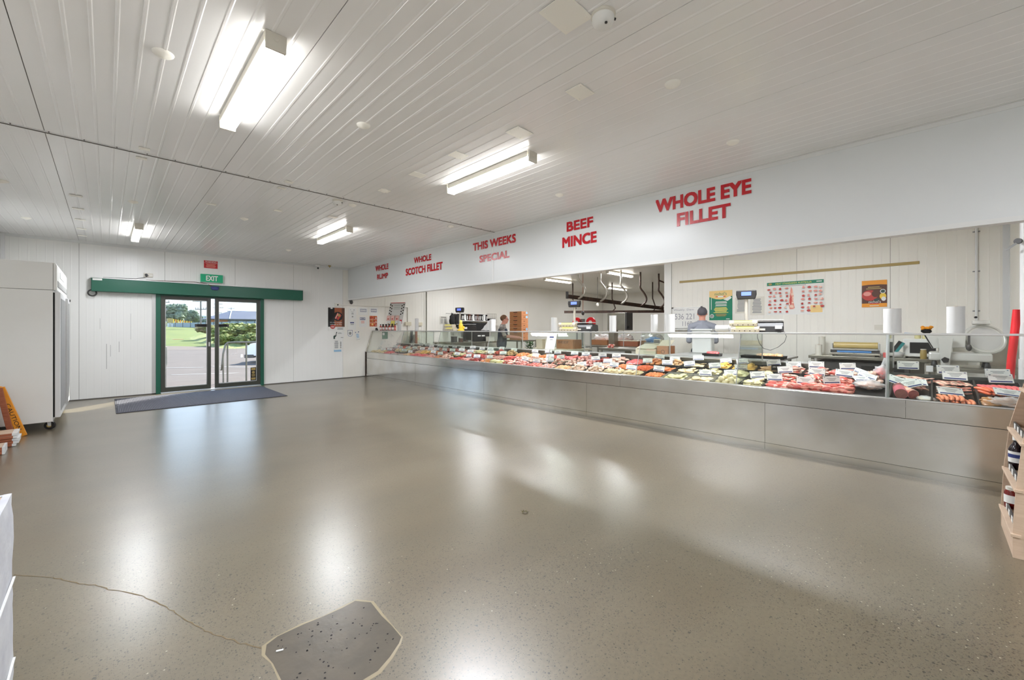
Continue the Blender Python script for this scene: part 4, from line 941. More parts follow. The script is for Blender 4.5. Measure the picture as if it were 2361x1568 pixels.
# last bay, large deep trays
random.seed(3)
B8 = [(.125, .27), (-.155, .27), (-.435, .27), (-.73, .27)]
def tr8(i, lab, w=.80):
    o = tray_mb(w, B8[i][1] - .015, .05).build('meat_tray', 'traym', loc=(5.56, B8[i][0], deckz(5.56))); o.rotation_euler = (0, -TH, 0); tag(o, lab, 'tray', 'meat trays in the counter')
tr8(0, 'deep black tray holding the cut salami rolls and ham slices'); tr8(1, 'deep black tray holding orange-tan frankfurts and bacon'); tr8(2, 'deep black tray holding orange sausages below the red tube'); tr8(3, 'deep black tray hidden behind the wooden display stand')
def salami(x, y, ang, lab, m1, m2, L=.15, r=.047):
    t = thing('salami_roll', lab, 'salami', (x, y, deckz(x) + r + .012), (0, -TH, ang)); MB().cyl((0, 0, 0), (L, 0, 0), r, n=24).build('casing', m1, t, True)
    MB().cyl((-.001, 0, 0), (-.0002, 0, 0), r * .95, n=24).build('cut_face', m2, t)
mat('casing_pink', (222, 110, 128), .3); mat('cutface', (150, 92, 84), .5, c2=(162, 106, 96), scale=60)
salami(5.26, .185, .12, 'large pink-skinned cut salami roll at the tray corner', 'casing_pink', 'cutface'); salami(5.29, .105, .55, 'white-netted cut salami roll beside the pink-skinned one', 'm_bacon', 'm_salami', .13, .042)
salami(5.38, .20, .1, 'dark salami roll behind the large pink-skinned one', 'm_salami', 'cutface', .1, .046)
t = thing('cheese_pack', 'clear packet of yellow cheese slices lying at the tray front', 'packet', (5.27, .025, deckz(5.27) + .018), (0, -TH, .3)); MB().box(-.05, -.045, 0, .05, .045, .02).build('cheese', 'm_cream', t, bevel=.004); MB().box(-.03, -.02, .0205, .03, .02, .024).build('paper_label', 'white', t); MB().blob((0, 0, .012), (.07, .062, .022), .3, 4, 2, 16, 8).build('film', 'film', t, True)
def r8(kind, m, n, xs, yc, z0, lab, angs, per=None, sc=1, dy=.22, tip=0):
    per = per or n
    for q in range(n):
        L2 = q // per; put(kind, m, xs + random.uniform(-.012, .012) + .012 * L2, yc + dy / 2 - (q % per + .5) * dy / per, z0 + .026 * L2, lab, 'row: ' + lab[:40], q % 3, angs + random.uniform(-.12, .12), sc, random.uniform(-tip, tip))
r8('rasher', 'm_bacon', 9, 5.62, .125, .03, 'pale streaky bacon slice folded on the near tray behind the salami rolls', .3, 9, 1.0, .18, .5)
r8('rasher', 'm_bacon', 8, 5.84, .125, .03, 'pale ham slice at the back of the tray with the salami rolls', 1.2, 4, 1.0, .14, .3)
r8('frank', 'm_frank', 12, 5.27, -.155, .018, 'orange-tan frankfurt laid at the tray front below the grey price card', .15, 7, .95)
for q in range(5): put('rasher', 'm_bacon', 5.50 + .045 * q, -.155, .03 + .01 * (q % 2), 'long pale bacon rasher lying across the frankfurt tray', 'rashers on the frankfurt tray', q % 3, PI / 2 + random.uniform(-.05, .05), 1.05, .3)
r8('rasher', 'm_bacon', 7, 5.82, -.155, .03, 'rolled bacon piece at the back of the frankfurt tray', .5, 7, .8, .22, .6)
r8('sausage', 'm_psaus', 8, 5.80, -.435, .022, 'salmon pink sausage at the back of the tray below the red tube', .35, 8, 1.1, .24)
r8('sausage', 'm_osaus', 10, 5.60, -.435, .022, 'bright orange sausage in the middle of the tray below the red tube', .8, 8, 1.1, .24)
for q in range(7): put('fillet', 'm_brownb', 5.24 + .05 * (q % 3), -.36 - .05 * (q // 2), .03 + .012 * (q % 2), 'smoky brown bagged hock piece at the tray front by the wooden stand', 'brown hock pieces', q % 4, random.uniform(0, 6), 1.05)
MB_ = MB().blob((0, 0, 0), (.12, .11, .045), .5, 4, 12, 24, 12); o = MB_.build('meat_film', 'film', smooth=True, loc=(5.29, -.44, deckz(5.29) + .045)); tag(o, 'crinkled clear film over the smoky brown hock pieces', 'plastic film')
r8('sausage', 'm_osaus', 8, 5.60, -.73, .022, 'orange sausage in the last tray behind the wooden stand', .8, 8, 1.1, .2)
for x, y, z, lab, ti, ro in ((6.02, .16, .15, 'upright price card at the back of the salami tray', .1, 0), (5.55, .21, .10, 'leaning price card on ham beside the thick divider, far one', .6, .45), (5.50, .13, .095, 'grey-lit price card lying over ham behind the cut salami', .8, -.35), (5.60, .10, .09, 'price card lying flat among ham slices, rear of the two', .9, .05),
                             (6.0, -.13, .13, 'upper of the two price cards over the bacon tray', .2, 0), (5.83, -.17, .115, 'lower of the two price cards over the bacon tray', .35, .03), (5.38, -.13, .085, 'price card tipped back over the orange-tan frankfurts', .8, .12), (5.98, -.45, .12, 'rear price card over the pink sausages', .2, 0), (5.88, -.46, .10, 'front price card over the pink sausages', .35, 0), (5.45, -.47, .09, 'price card lying on the brown hock pieces', .9, .2)):
    price_card(x, y, deckz(x) + z, lab, ti, random.uniform(-.1, .1), ro)
t = thing('price_card', 'small black price card with white lettering on the lamb chops', 'price card', (5.80, 1.31, deckz(5.8) + .10), (0, 0, -PI / 2 + .3), 'price cards standing among the meat')
MB().box(-.05, -.001, -.035, .05, .001, .035).build('card', 'blackmatt', t); b = MB(); b.text('LAMB', (-.035, -.002, .0), X_, Z_, .03, .016, 0); b.text('1kg', (.002, -.002, .0), X_, Z_, .03, .014, 0); b.build('print', 'white', t)
sheet('paper_notice', 'white paper notice with a blue heading hung on the counter glass', 'notice', (5.160, 4.462, .97), -Y_, Vector((.278, 0, .961)), .20, .275, 'white', [('r', .28, .70, .72, .78, 'navy'), ('l', .3, .55, .72, .62, 2, 'textgrey'), ('t', 'NOTICE', .38, .82, .62, .86, 'textgrey')])
# rear ledge trays and pieces behind the counter glass
for (x, y, w, d, m, n, lab) in ((6.50, 1.62, .20, .50, 'm_tan', 5, 'black tray of chicken pieces standing on the bench behind the glass'), (6.50, 2.30, .14, .22, 'm_psaus', 5, 'small black tray of pink mince pieces on the bench behind the glass')):
    o = tray_mb(w, d, .04).build('meat_tray', 'traym', loc=(x, y, .892)); tag(o, lab, 'tray')
    for q in range(n):
        o = bpy.data.objects.new('meat_piece', piece_mesh('chunk', m, q % 4)); COL.objects.link(o); o.location = (x + random.uniform(-.03, .03), y - d / 2 + .05 + q * (d * .5) / n, .935); o.rotation_euler = (0, 0, q); o.scale = (1.3,) * 3
        tag(o, ('tan' if m == 'm_tan' else 'pink') + ' raw piece on the ' + lab[:34].replace('standing', '').strip() + ' behind glass', 'meat', 'pieces on ' + lab[:30])
wt = thing('work_table', 'pale topped work table against the wall behind the yellow chicken', 'table', (0, 0, 0))
MB().box(6.40, 1.40, .862, 7.48, 3.0, .890).build('tabletop', 'alu', wt, bevel=.003)
for x in (6.45, 7.43):
    for y in (1.5, 2.93): MB().box(x - .02, y - .02, 0, x + .02, y + .02, .862).build('leg', 'galv', wt)
# ------------------------------------------------------------------ things standing on the counter's top shelf
TZ = 1.262
def roll(x, y, lab, h=.24, r=.058, sheetful=False):
    t = thing('bag_roll', lab, 'plastic bag roll', (x, y, TZ if x < 6.2 else .89), group='upright rolls of bags')
    b = MB(); n = 26; K = 9
    vs = []
    for k in range(K + 1):
        for j in range(n):
            a_ = 2 * PI * j / n; q = r * (1 + .03 * noise.noise(Vector((math.cos(a_) * 2, math.sin(a_) * 2, k * .9 + y * 9))))
            vs.append((q * math.cos(a_), q * math.sin(a_), h * k / K))
    b.add(vs, [(k * n + j, k * n + (j + 1) % n, (k + 1) * n + (j + 1) % n, (k + 1) * n + j) for k in range(K) for j in range(n)] + [tuple(range(K * n, K * n + n))])
    b.build('wound_bags', 'plastic', t, True); MB().cyl((0, 0, h * .98), (0, 0, h + .003), .016, n=12).build('core', 'carton', t)
    return t
roll(5.45, -.165, 'tall white roll of bags in front of the slicer'); roll(5.45, .255, 'thick white bag roll above the thick glass divider', .235, .066)
roll(5.45, 2.475, 'wide white bag roll beside the whiteboard end', .238, .062); roll(5.45, 2.70, 'slim white bag roll at the edge of the preparation room opening', .240, .046)
roll(5.45, 3.36, 'white bag roll in front of the steel bandsaw head', .240, .050); roll(5.45, 4.50, 'white bag roll above the hanging paper notice', .236, .055)
roll(5.5, 8.96, 'far slim bag roll beside the wall conduit box', .30, .045); roll(5.5, 9.82, 'far white bag roll beside the small sauce bottles', .25, .05)
t = roll(5.5, 6.13, 'white bag roll with bags drawn out beside the worker', .235, .055)
b = MB(); vs = []
for k in range(9):
    q = k / 8; x0, y0 = 5.5 - .02 + .0 * q, 6.19 + .27 * q
    vs += [(x0 - 5.5 + .01 * math.sin(k * 2), y0 - 6.13, .012), (x0 - 5.5 + .01 * math.sin(k * 2 + 1), y0 - 6.13, .22 * (1 - q) + .016)]
b.add(vs, [(2 * k, 2 * k + 2, 2 * k + 3, 2 * k + 1) for k in range(8)]); b.build('drawn_bag', 'plastic', t, True)
def scale(y, lab, x=5.85, pole_h=.42, s=1):
    t = thing('weighing_scale', lab, 'scale', (x, y, 1.252), (0, 0, -PI / 2 + .25), group='retail scales on the counter'); t.scale = (s, s, s)
    MB().prism([(-.16, .01), (.17, .01), (.15, .115), (-.10, .14), (-.14, .08)], 'x', -.17, .17).build('body', 'scalebody', t, bevel=.008)
    MB().box(-.19, -.12, .150, .17, .15, .162).build('weighing_platter', 'alu', t, bevel=.003)
    for a_ in (-.13, .13):
        for c in (-.12, .14): MB().cyl((a_, c, 0), (a_, c, .012), .016, n=10).build('foot', 'black', t)
    MB().box(.08, -.175, .05, .15, -.16, .09).build('label_slot', 'white', t); MB().box(-.13, -.172, .03, -.02, -.158, .055).build('keypad', 'offwhite', t)
    MB().tube([(-.22, .05, .12), (-.225, .05, .25), (-.225, .06, pole_h)], .020, 12).build('pole', 'galv', t)
    h = MB().prism([(-.115, -.01), (-.100, -.07), (.100, -.07), (.115, -.01), (.112, .045), (-.112, .045)], 'y', -.03, .03); o = h.build('display_head', 'scalebody', t, bevel=.010); o.location = (-.225, .05, pole_h + .06)
    d = MB().box(-.055, -.034, -.025, .055, -.031, .022).build('screen', 'lcd', o)
    return t
s1 = scale(1.42, 'near scale with blue lit display on a pole above stacked egg cartons', pole_h=.44); s2 = scale(4.14, 'middle scale with blue lit display standing by the red reels', pole_h=.44); s3 = scale(7.43, 'far scale with blue display at the far part of the counter', pole_h=.44)
MB().tube([(.1, -.1, .05), (.17, -.2, .02), (.19, -.27, -.04), (.17, -.30, -.10), (.11, -.32, -.16), (.03, -.33, -.20), (-.04, -.32, -.18), (-.08, -.30, -.12), (-.10, -.27, -.05), (-.10, -.24, .01)], .004, 6).build('cable', 'dgrey', s1)
def eggs(x, y, z, lab, yaw=0):
    t = thing('egg_carton', lab, 'egg carton', (x, y, z), (0, 0, -PI / 2 + .2 + yaw), group='egg cartons on the glass shelf')
    b = MB(); b.prism([(-.052, .0), (.052, 0), (.060, .034), (-.060, .034)], 'x', -.148, .148); b.build('base', 'egg', t, bevel=.006)
    b = MB(); b.prism([(-.061, .034), (.061, .034), (.046, .070), (-.046, .070)], 'x', -.152, .152); b.build('lid', 'egg', t, bevel=.008)
    MB().box(-.10, -.0485, .0705, .10, .046, .0715).build('paper_label', 'lyellow', t)
    b = MB(); b.add([(-.1, -.0475, .069), (.1, -.0475, .069), (.1, -.0585, .044), (-.1, -.0585, .044)], [(3, 2, 1, 0)]); b.build('side_label', 'lyellow', t)
    b = MB()
    for q in range(5): b.cyl((-.11 + q * .055, -.0575, .016), (-.11 + q * .055, -.0600, .016), .006, n=8)
    b.build('vent_hole', 'blackmatt', t)
for k, (dy, dz, w) in enumerate(((0, 0, 'bottom'), (.02, .072, 'top'))):
    eggs(5.62, 1.60 + dy, TZ + dz, w + ' egg carton of the stack by the near scale')
    eggs(5.60, 4.31 + dy, TZ + dz, w + ' egg carton of the stack by the middle scale', .1)
    eggs(5.58, 7.10 + dy * 2 + .62 * 0 + .55, TZ + dz, w + ' egg carton beside the yellow figurine on the far counter', -.1)
eggs(5.80, 4.12, TZ, 'single egg carton half hidden behind the stack by the middle scale', .2)
t = thing('paper_cup_sleeve', 'white plastic sleeve of cups lying beside the near egg cartons', 'cup stack', (5.68, 1.96, TZ + .045)); MB().cyl((0, 0, 0), (0, -.16, 0), .042, n=18).build('cups', 'plastic', t); MB().blob((.02, -.21, 0), (.05, .06, .045), .4, 3, 3).build('film', 'film', t, True)
t = thing('yellow_figurine', 'small yellow plastic figurine on a round base on the far shelf', 'ornament', (5.5, 7.17, TZ)); MB().lathe([(.075, .0), (.078, .02), (.06, .03), (.04, .05), (.052, .10), (.04, .14), (.026, .165)], n=16).build('body', 'yellow', t, True)
MB().blob((0, 0, .195), (.034, .034, .04), .1).build('head', 'lyellow', t, True); MB().blob((.04, -.04, .07), (.03, .03, .03), .1).build('arm', 'yellow', t, True)
for q in range(10):
    t = thing('sauce_bottle', 'small labelled sauce bottle in the row at the wall end of the counter', 'bottle', (5.43 + .02 * (q % 2), 10.72 - q * .085, TZ), group='row of small sauce bottles')
    MB().lathe([(.026, 0), (.028, .01), (.028, .10), (.014, .125), (.012, .14)], n=12).build('glass_body', 'brown' if q % 3 else 'meatred', t, True); MB().lathe([(.0285, .02), (.0285, .085)], n=12).build('paper_label', 'meatpink' if q % 2 else 'white', t, True); MB().cyl((0, 0, .138), (0, 0, .172), .015, n=12).build('cap', 'black', t)
t = thing('tape_dispenser', 'black wedge shaped tape dispenser at the wall end of the counter', 'dispenser', (5.36, 10.80, TZ)); MB().prism([(-.05, 0), (.06, 0), (.05, .06), (.03, .075), (-.04, .02)], 'x', -.02, .02).build('body', 'black', t, bevel=.004)
# leaflet display board leaning above the bottles
bd = Vector((.45, -.89, 0)).normalized(); bv = (Z_ + Vector((.10, -.16, 0))).normalized(); bn = bd.cross(bv)
br = thing('leaflet_board', 'white leaflet display board with recipe cards above the small bottles', 'display board', (5.56, 10.63, 1.46)); 
MB().obox(bd * .26 + bv * .28, bd, bv, bn, .50, .60, .012).build('board', 'white', br)
MB().obox(bd * .26 + bv * .57 + bn * .008, bd, bv, bn, .46, .018, .004).build('header_bar', 'meatred', br)
for r_, z in enumerate((.52, .44, .36, .28)):
    for c, u in enumerate((.045, .095, .415, .470)):
        p = bd * (u + .0) + bv * (z - (.03 if c in (1, 2) else 0)) + bn * .010; MB().obox(p, bd, bv, bn, .032, .036, .003).build('picture', 'darkbrown', br)
for q in range(3): MB().obox(bd * .26 + bv * (.50 - q * .05) + bn * .0085, bd, bv, bn, .20, .006, .002).build('text_line', 'textgrey', br)
mat('pinkpaper', (240, 200, 190), .6)
for q, (u, z, m1) in enumerate(((.05, .14, 'pinkpaper'), (.19, .14, 'pinkpaper'), (.34, .14, 'pinkpaper'), (.09, .00, 'white'), (.22, .00, 'lyellow'), (.36, .0, 'white'), (.46, .02, 'signred'))):
    lf = MB().obox(bd * u + bv * z + bn * (.022 + .008 * (q % 3)), bd, bv, bn, .115 if q < 6 else .06, .15, .010).build('leaflet', m1, br)
    MB().obox(bd * u + bv * (z - .02) + bn * (.029 + .008 * (q % 3)), bd, bv, bn, .045, .03, .002).build('picture', 'meatred' if q < 3 else 'gold', lf)
MB().obox(bd * .26 - bv * .06 + Vector((0, 0, -.04)), bd, bv, bn, .06, .20, .02).build('stand', 'grey', br)

# ------------------------------------------------------------------ notices on the exit wall
yw = YW - .004
def W(name, lab, cat, x0, z0, x1, z1, base, marks, grp=None): return sheet(name, lab, cat, (x0, yw, z0), X_, Z_, x1 - x0, z1 - z0, base, marks, grp)
W('poster', 'dark food poster with sausages in a black pan and white writing', 'poster', 4.06, 1.255, 4.485, 1.855, 'darkbrown', [('r', .38, .0, 1, 1, 'woodred'), ('r', .82, 0, 1, 1, 'brown'), ('r', 0, 0, .36, 1, 'black'), ('e', .58, .62, .30, .20, 'black'), ('p', [(.40, .55), (.46, .50), (.62, .74), (.56, .78)], 'meatpink'), ('p', [(.50, .52), (.60, .46), (.80, .66), (.72, .74), (.62, .66)], 'meatred'), ('p', [(.56, .66), (.68, .60), (.74, .64), (.66, .76)], 'gold'), ('r', 0, 0, 1, .17, 'white'), ('e', .27, .17, .15, .09, 'meatred'), ('r', .18, .15, .36, .18, 'white'), ('t', "It's the weight", .12, .325, .84, .385, 'white'), ('t', 'enough to like.', .12, .235, .84, .295, 'white'), ('l', .5, .04, .95, .14, 3, 'textgrey'), ('e', .2, .97, .07, .03, 'white')])
W('notice', 'white notice with small grey print right of the dark food poster', 'notice', 4.59, 1.56, 4.80, 1.86, 'white', [('t', 'WELCOME', .3, .66, .72, .72, 'grey'), ('l', .34, .42, .68, .60, 2, 'grey'), ('e', .24, .85, .04, .03, 'grey'), ('e', .70, .84, .07, .04, 'grey'), ('r', .42, .18, .60, .30, 'grey')])
W('notice', 'white notice with a small solid navy bar below the grey-print notice', 'notice', 4.58, 1.28, 4.795, 1.545, 'white', [('r', .24, .66, .74, .77, 'navy'), ('l', .26, .48, .74, .60, 2, 'textgrey')])
def framed(lines): return [('r', .20, .42, .84, .80, 'navy'), ('r', .23, .47, .81, .75, 'white'), ('t', lines[0], .26, .63, .78, .72, 'navy'), ('t', lines[1], .26, .50, .78, .59, 'navy')]
W('notice', 'landscape notice with navy framed wording under the conduit', 'notice', 4.855, 1.68, 5.125, 1.888, 'white', framed(['SHOPPING', 'TROLLEYS']))
W('notice', 'portrait notice with navy framed heading and pink lines of text', 'notice', 4.88, 1.355, 5.09, 1.635, 'white', [('r', .12, .68, .82, .92, 'navy'), ('r', .16, .72, .78, .88, 'white'), ('l', .18, .73, .76, .87, 2, 'navy'), ('l', .15, .36, .8, .60, 3, 'meatpink')])
W('notice', 'navy framed landscape notice closest to the leaflet board', 'notice', 5.165, 1.675, 5.42, 1.90, 'white', framed(['SERVICE', 'AREA']))
W('poster', 'orange food photo poster of three platters below a framed notice', 'poster', 5.18, 1.37, 5.395, 1.665, 'foodphoto', [('r', 0, .345, 1, .365, 'white'), ('r', 0, .66, 1, .68, 'white'), ('e', .35, .20, .13, .09, 'posterpeach'), ('e', .7, .16, .12, .07, 'meatred'), ('e', .4, .52, .10, .07, 'gold'), ('e', .72, .52, .13, .05, 'meatred'), ('e', .3, .84, .15, .08, 'meatred'), ('e', .84, .80, .06, .08, 'white'), ('e', .84, .46, .05, .06, 'white'), ('e', .84, .12, .05, .06, 'white')])
W('leaflet', 'white leaflet with a dark green plant drawing under the food poster', 'leaflet', 4.20, 1.04, 4.47, 1.235, 'white', [('p', [(-.02, .0), (.14, .02), (.12, .22), (.22, .34), (.30, .50), (.26, .70), (.34, .86), (.28, .98), (.22, .80), (.20, .60), (.08, .46), (-.02, .4)], 'dgreen'), ('e', .22, .56, .06, .14, 'grey'), ('l', .38, .68, .78, .86, 2, 'grey'), ('r', .68, .16, .92, .21, 'dgrey')])
W('leaflet', 'tall white leaflet with a blue foot strip and dark sideways lettering', 'leaflet', 4.205, .70, 4.405, 1.03, 'white', [('r', 0, .02, .96, .17, 'lblue'), ('l', .06, .28, .60, .90, 8, 'textgrey'), ('l', .80, .28, .97, .82, 9, 'dgrey')])
W('badge_sticker', 'white badge shaped sticker with a navy outline on the wall', 'sticker', 4.565, 1.10, 4.70, 1.27, 'white', [('r', 0, .3, .06, 1, 'navy'), ('r', .94, .3, 1, 1, 'navy'), ('r', 0, .95, 1, 1, 'navy'), ('p', [(0, .3), (.2, .06), (.5, 0), (.8, .06), (1, .3), (.94, .3), (.76, .10), (.5, .05), (.24, .10), (.06, .3)], 'navy'), ('e', .5, .5, .26, .24, 'grey')])
sheet('leaflet', 'small white leaflet pinned at a tilt beside the badge sticker', 'leaflet', (4.80, yw, 1.005), Vector((.96, 0, .16)), Vector((-.16, 0, .96)), .11, .215, 'white', [('l', .15, .2, .85, .75, 5, 'lblue'), ('r', 0, .9, .2, 1, 'navy'), ('r', .75, .9, 1, 1, 'navy'), ('r', 0, 0, 1, .02, 'grey')])
cd = thing('wall_conduit', 'white electrical conduit running above the wall notices to a socket', 'conduit', (0, 0, 0))
MB().cyl((4.33, YW - .02, 1.93), (6.36, YW - .02, 1.945), .0125, n=10).build('pipe', 'panel_warm', cd); MB().cyl((6.36, YW - .02, 1.95), (6.36, YW - .02, .9), .0125, n=10).build('pipe', 'panel_warm', cd)
MB().box(4.22, YW - .04, 1.88, 4.36, YW - .003, 1.975).build('junction_box', 'panel_warm', cd, bevel=.004); MB().cyl((4.29, YW - .04, 1.93), (4.29, YW - .06, 1.93), .018, n=12).build('knob', 'dgrey', cd)
MB().box(6.26, YW - .05, 1.40, 6.46, YW - .003, 1.51).build('socket_box', 'cream', cd, bevel=.004); MB().box(6.66, YW - .05, 1.40, 6.84, YW - .003, 1.50).build('socket_box', 'cream', cd, bevel=.004)
MB().cyl((6.8, YW - .02, 1.23), (8.4, YW - .02, 1.25), .010, n=8).build('pipe', 'panel_warm', cd)
W('calendar', 'pair of small grey planner sheets on the far preparation wall', 'planner', 7.50, 1.45, 7.78, 1.70, 'offwhite', [('l', .05, .82, .95, .95, 1, 'dgrey'), ('l', .08, .1, .45, .75, 7, 'grey'), ('l', .55, .1, .92, .75, 7, 'grey')])

# ------------------------------------------------------------------ back wall of the service area (faces -X)
xw = XBW - .004
def BW(name, lab, cat, y0, z0, y1, z1, base, marks, grp=None): return sheet(name, lab, cat, (xw, y0, z0), -Y_, Z_, y0 - y1, z1 - z0, base, marks, grp)
gs = thing('wall_strip', 'long thin gold coloured strip fixed across the back wall', 'wall strip', (XBW, 0, 2.288)); MB().box(-.012, .106, -.022, -.003, 3.697, .022).build('strip', 'gold', gs, bevel=.002)
BW('poster', 'green and peach shop poster with a curved yellow top and white writing', 'poster', 3.095, 1.475, 2.67, 2.055, 'postergreen', [('r', 0, .80, 1, 1, 'posterpeach'), ('p', [(0, .80), (.12, .76), (.3, .715), (.5, .70), (.68, .715), (.85, .75), (1, .82), (1, .84), (0, .84)], 'posterpeach'), ('t', "nichol's", .24, .84, .76, .95, 'postergreen'), ('r', .28, .785, .72, .81, 'signred'), ('r', .38, .775, .62, .82, 'white'), ('p', [(.62, .70), (.90, .80), (.98, .74), (.80, .64)], 'white'), ('r', .08, .36, .105, .76, 'white'), ('l', .22, .56, .82, .64, 3, 'white'), ('l', .22, .47, .82, .54, 3, 'white'), ('l', .18, .24, .84, .44, 6, 'lyellow'), ('l', .24, .12, .80, .22, 3, 'gold'), ('e', .12, .14, .09, .065, 'white'), ('e', .12, .14, .065, .045, 'dgreen'), ('r', .1, .12, .15, .16, 'white'), ('l', .7, .02, .93, .06, 1, 'white')])
pz = [('r', 0, .90, 1, 1, 'postergreen'), ('t', 'MEAT STANDARDS AUSTRALIA', .16, .925, .80, .975, 'lyellow'), ('e', .06, .95, .035, .032, 'gold'), ('r', .88, .94, .97, .965, 'white'), ('l', .22, .855, .74, .885, 1, 'grey'), ('p', [(.42, .16), (.40, .30), (.41, .5), (.43, .70), (.445, .84), (.475, .74), (.49, .55), (.485, .40), (.51, .2), (.49, .16)], 'm_bacon'), ('p', [(.43, .28), (.425, .45), (.44, .62), (.455, .5), (.452, .3)], 'meatred'), ('r', .78, .05, .98, .26, 'posterpeach')]
rr = random.Random(4)
for r0 in range(7):
    for c in range(10):
        if 3.5 < c < 5.3 or (c > 7 and r0 == 0): continue
        u, v = .06 + c * .1 + rr.uniform(-.02, .02), .10 + r0 * .115 + rr.uniform(-.015, .015); w, h = rr.uniform(.022, .040), rr.uniform(.022, .040)
        a_ = rr.uniform(-.6, .6); P2 = [(u + w * math.cos(t2 + a_) * (1.1 if k % 2 else .8), v + h * math.sin(t2 + a_)) for k, t2 in enumerate([q * PI / 3 for q in range(6)])]
        pz.append(('p', P2, rr.choice(['meatred', 'meatpink', 'meatred', 'm_bacon']))); pz.append(('l', u - .03, v - .045, u + .03, v - .030, 1, 'textgrey'))
BW('poster', 'wide white meat cuts chart with a green heading strip', 'poster', 2.085, 1.555, 1.25, 2.14, 'white', pz)
BW('poster', 'orange bordered poster of a glazed roast with garnish', 'poster', .76, 1.645, .462, 2.065, 'brown', [('r', 0, .84, 1, 1, 'orange'), ('r', 0, 0, 1, .14, 'orange'), ('p', [(0, .82), (.5, .86), (1, .82), (1, .86), (0, .86)], 'orange'), ('l', .12, .66, .84, .78, 2, 'gold'), ('e', .32, .44, .32, .20, 'meatred'), ('e', .56, .50, .16, .13, 'brown'), ('e', .22, .50, .16, .08, 'meatpink'), ('e', .84, .40, .13, .12, 'yellow'), ('e', .87, .30, .09, .08, 'white'), ('e', .84, .58, .11, .08, 'white'), ('e', .84, .58, .085, .06, 'dgreen'), ('e', .60, .27, .12, .05, 'dgreen'), ('t', "nichol's", .28, .15, .76, .25, 'white'), ('r', .32, .12, .70, .15, 'signred'), ('l', .25, .03, .75, .07, 1, 'white')])
BW('notice', 'pair of faint printed sheets taped behind the near scale display', 'notice', 2.62, 1.60, 2.40, 1.90, 'offwhite', [('l', .12, .1, .85, .9, 10, 'textgrey')]); BW('notice', 'faint printed sheet taped right of the near scale pole', 'notice', 2.36, 1.56, 2.13, 1.90, 'offwhite', [('l', .12, .1, .85, .9, 10, 'textgrey')])
BW('notice', 'small blank paper taped under the roast poster', 'notice', .61, 1.285, .46, 1.365, 'offwhite', [])
wbz = thing('whiteboard', 'small whiteboard with handwritten figures beside the opening', 'whiteboard', (XBW, 3.845, 1.31)); U = -Y_
mat('marker', (150, 150, 158), .6)
fm = MB(); fm.box(-.022, -.61, 0, -.004, 0, .44); fm.build('frame', 'alu', wbz); MB().box(-.026, -.60, .01, -.0225, -.01, .43).build('board', 'white', wbz)
for yy, zz in ((-.605, .435), (-.005, .435), (-.605, .005), (-.005, .005)): MB().box(-.030, yy - .018, zz - .015, -.02, yy + .018, zz + .015).build('corner_clip', 'dgrey', wbz)
wt_ = MB(); wt_.text('Weekly  Dem', (-.0265, -.03, .36), U, Z_, .42, .05, depth=0); wt_.text('536 221', (-.0265, -.06, .19), U, Z_, .40, .12, depth=0); wt_.text('1160', (-.0265, -.22, .05), U, Z_, .20, .10, depth=0); wt_.build('handwriting', 'marker', wbz)
MB().box(-.07, -.60, -.035, -.01, -.02, -.02).build('pen_ledge', 'alu', wbz)
cd2 = thing('wall_conduit', 'thin white conduit running down the back wall above the slicer', 'conduit', (0, 0, 0)); MB().cyl((XBW - .02, -.455, 1.15), (XBW - .02, -.455, ZC), .014, n=10).build('pipe', 'trimwhite', cd2)
for z in (1.55, 2.1, 2.65): MB().box(XBW - .012, -.49, z - .008, XBW - .003, -.42, z + .008).build('saddle_clip', 'grey', cd2)
pp_ = thing('white_pipe', 'thick white vertical pipe behind the red tube at the counter end', 'pipe', (6.5, -.665, 0)); MB().cyl((0, 0, .82), (0, 0, ZC), .034, n=18).build('pipe', 'trimwhite', pp_, True); MB().cyl((0, 0, .80), (0, 0, 1.0), .042, n=18).build('collar', 'trimwhite', pp_, True); MB().cyl((0, 0, 0), (0, 0, .82), .030, n=18).build('pipe', 'trimwhite', pp_, True)
t = thing('ceiling_hook_bracket', 'dark disc with a small grey plate fixed on the thick white pipe', 'bracket', (6.44, -.62, 2.17)); MB().cyl((0, 0, 0), (-.02, .01, .0), .028, n=16).build('disc', 'dgrey', t); MB().obox((-.02, .05, -.05), Vector((.2, .7, -.6)).normalized(), Vector((.1, .6, .7)).normalized(), X_, .09, .02, .004).build('plate', 'grey', t)
rt = thing('red_tube', 'bright red plastic tube leaning at the near end of the counter', 'tube', (6.3, -.55, .80)); MB().tube([(0, .0, 0), (.01, -.012, .2), (.02, -.028, .4), (.03, -.04, .55), (.035, -.045, .69)], [.030, .030, .030, .030, .024], 14).build('tube', 'redplastic', rt, True); MB().cyl((0, 0, -.02), (0, 0, .0), .02, n=12).build('end_plug', 'offwhite', rt)
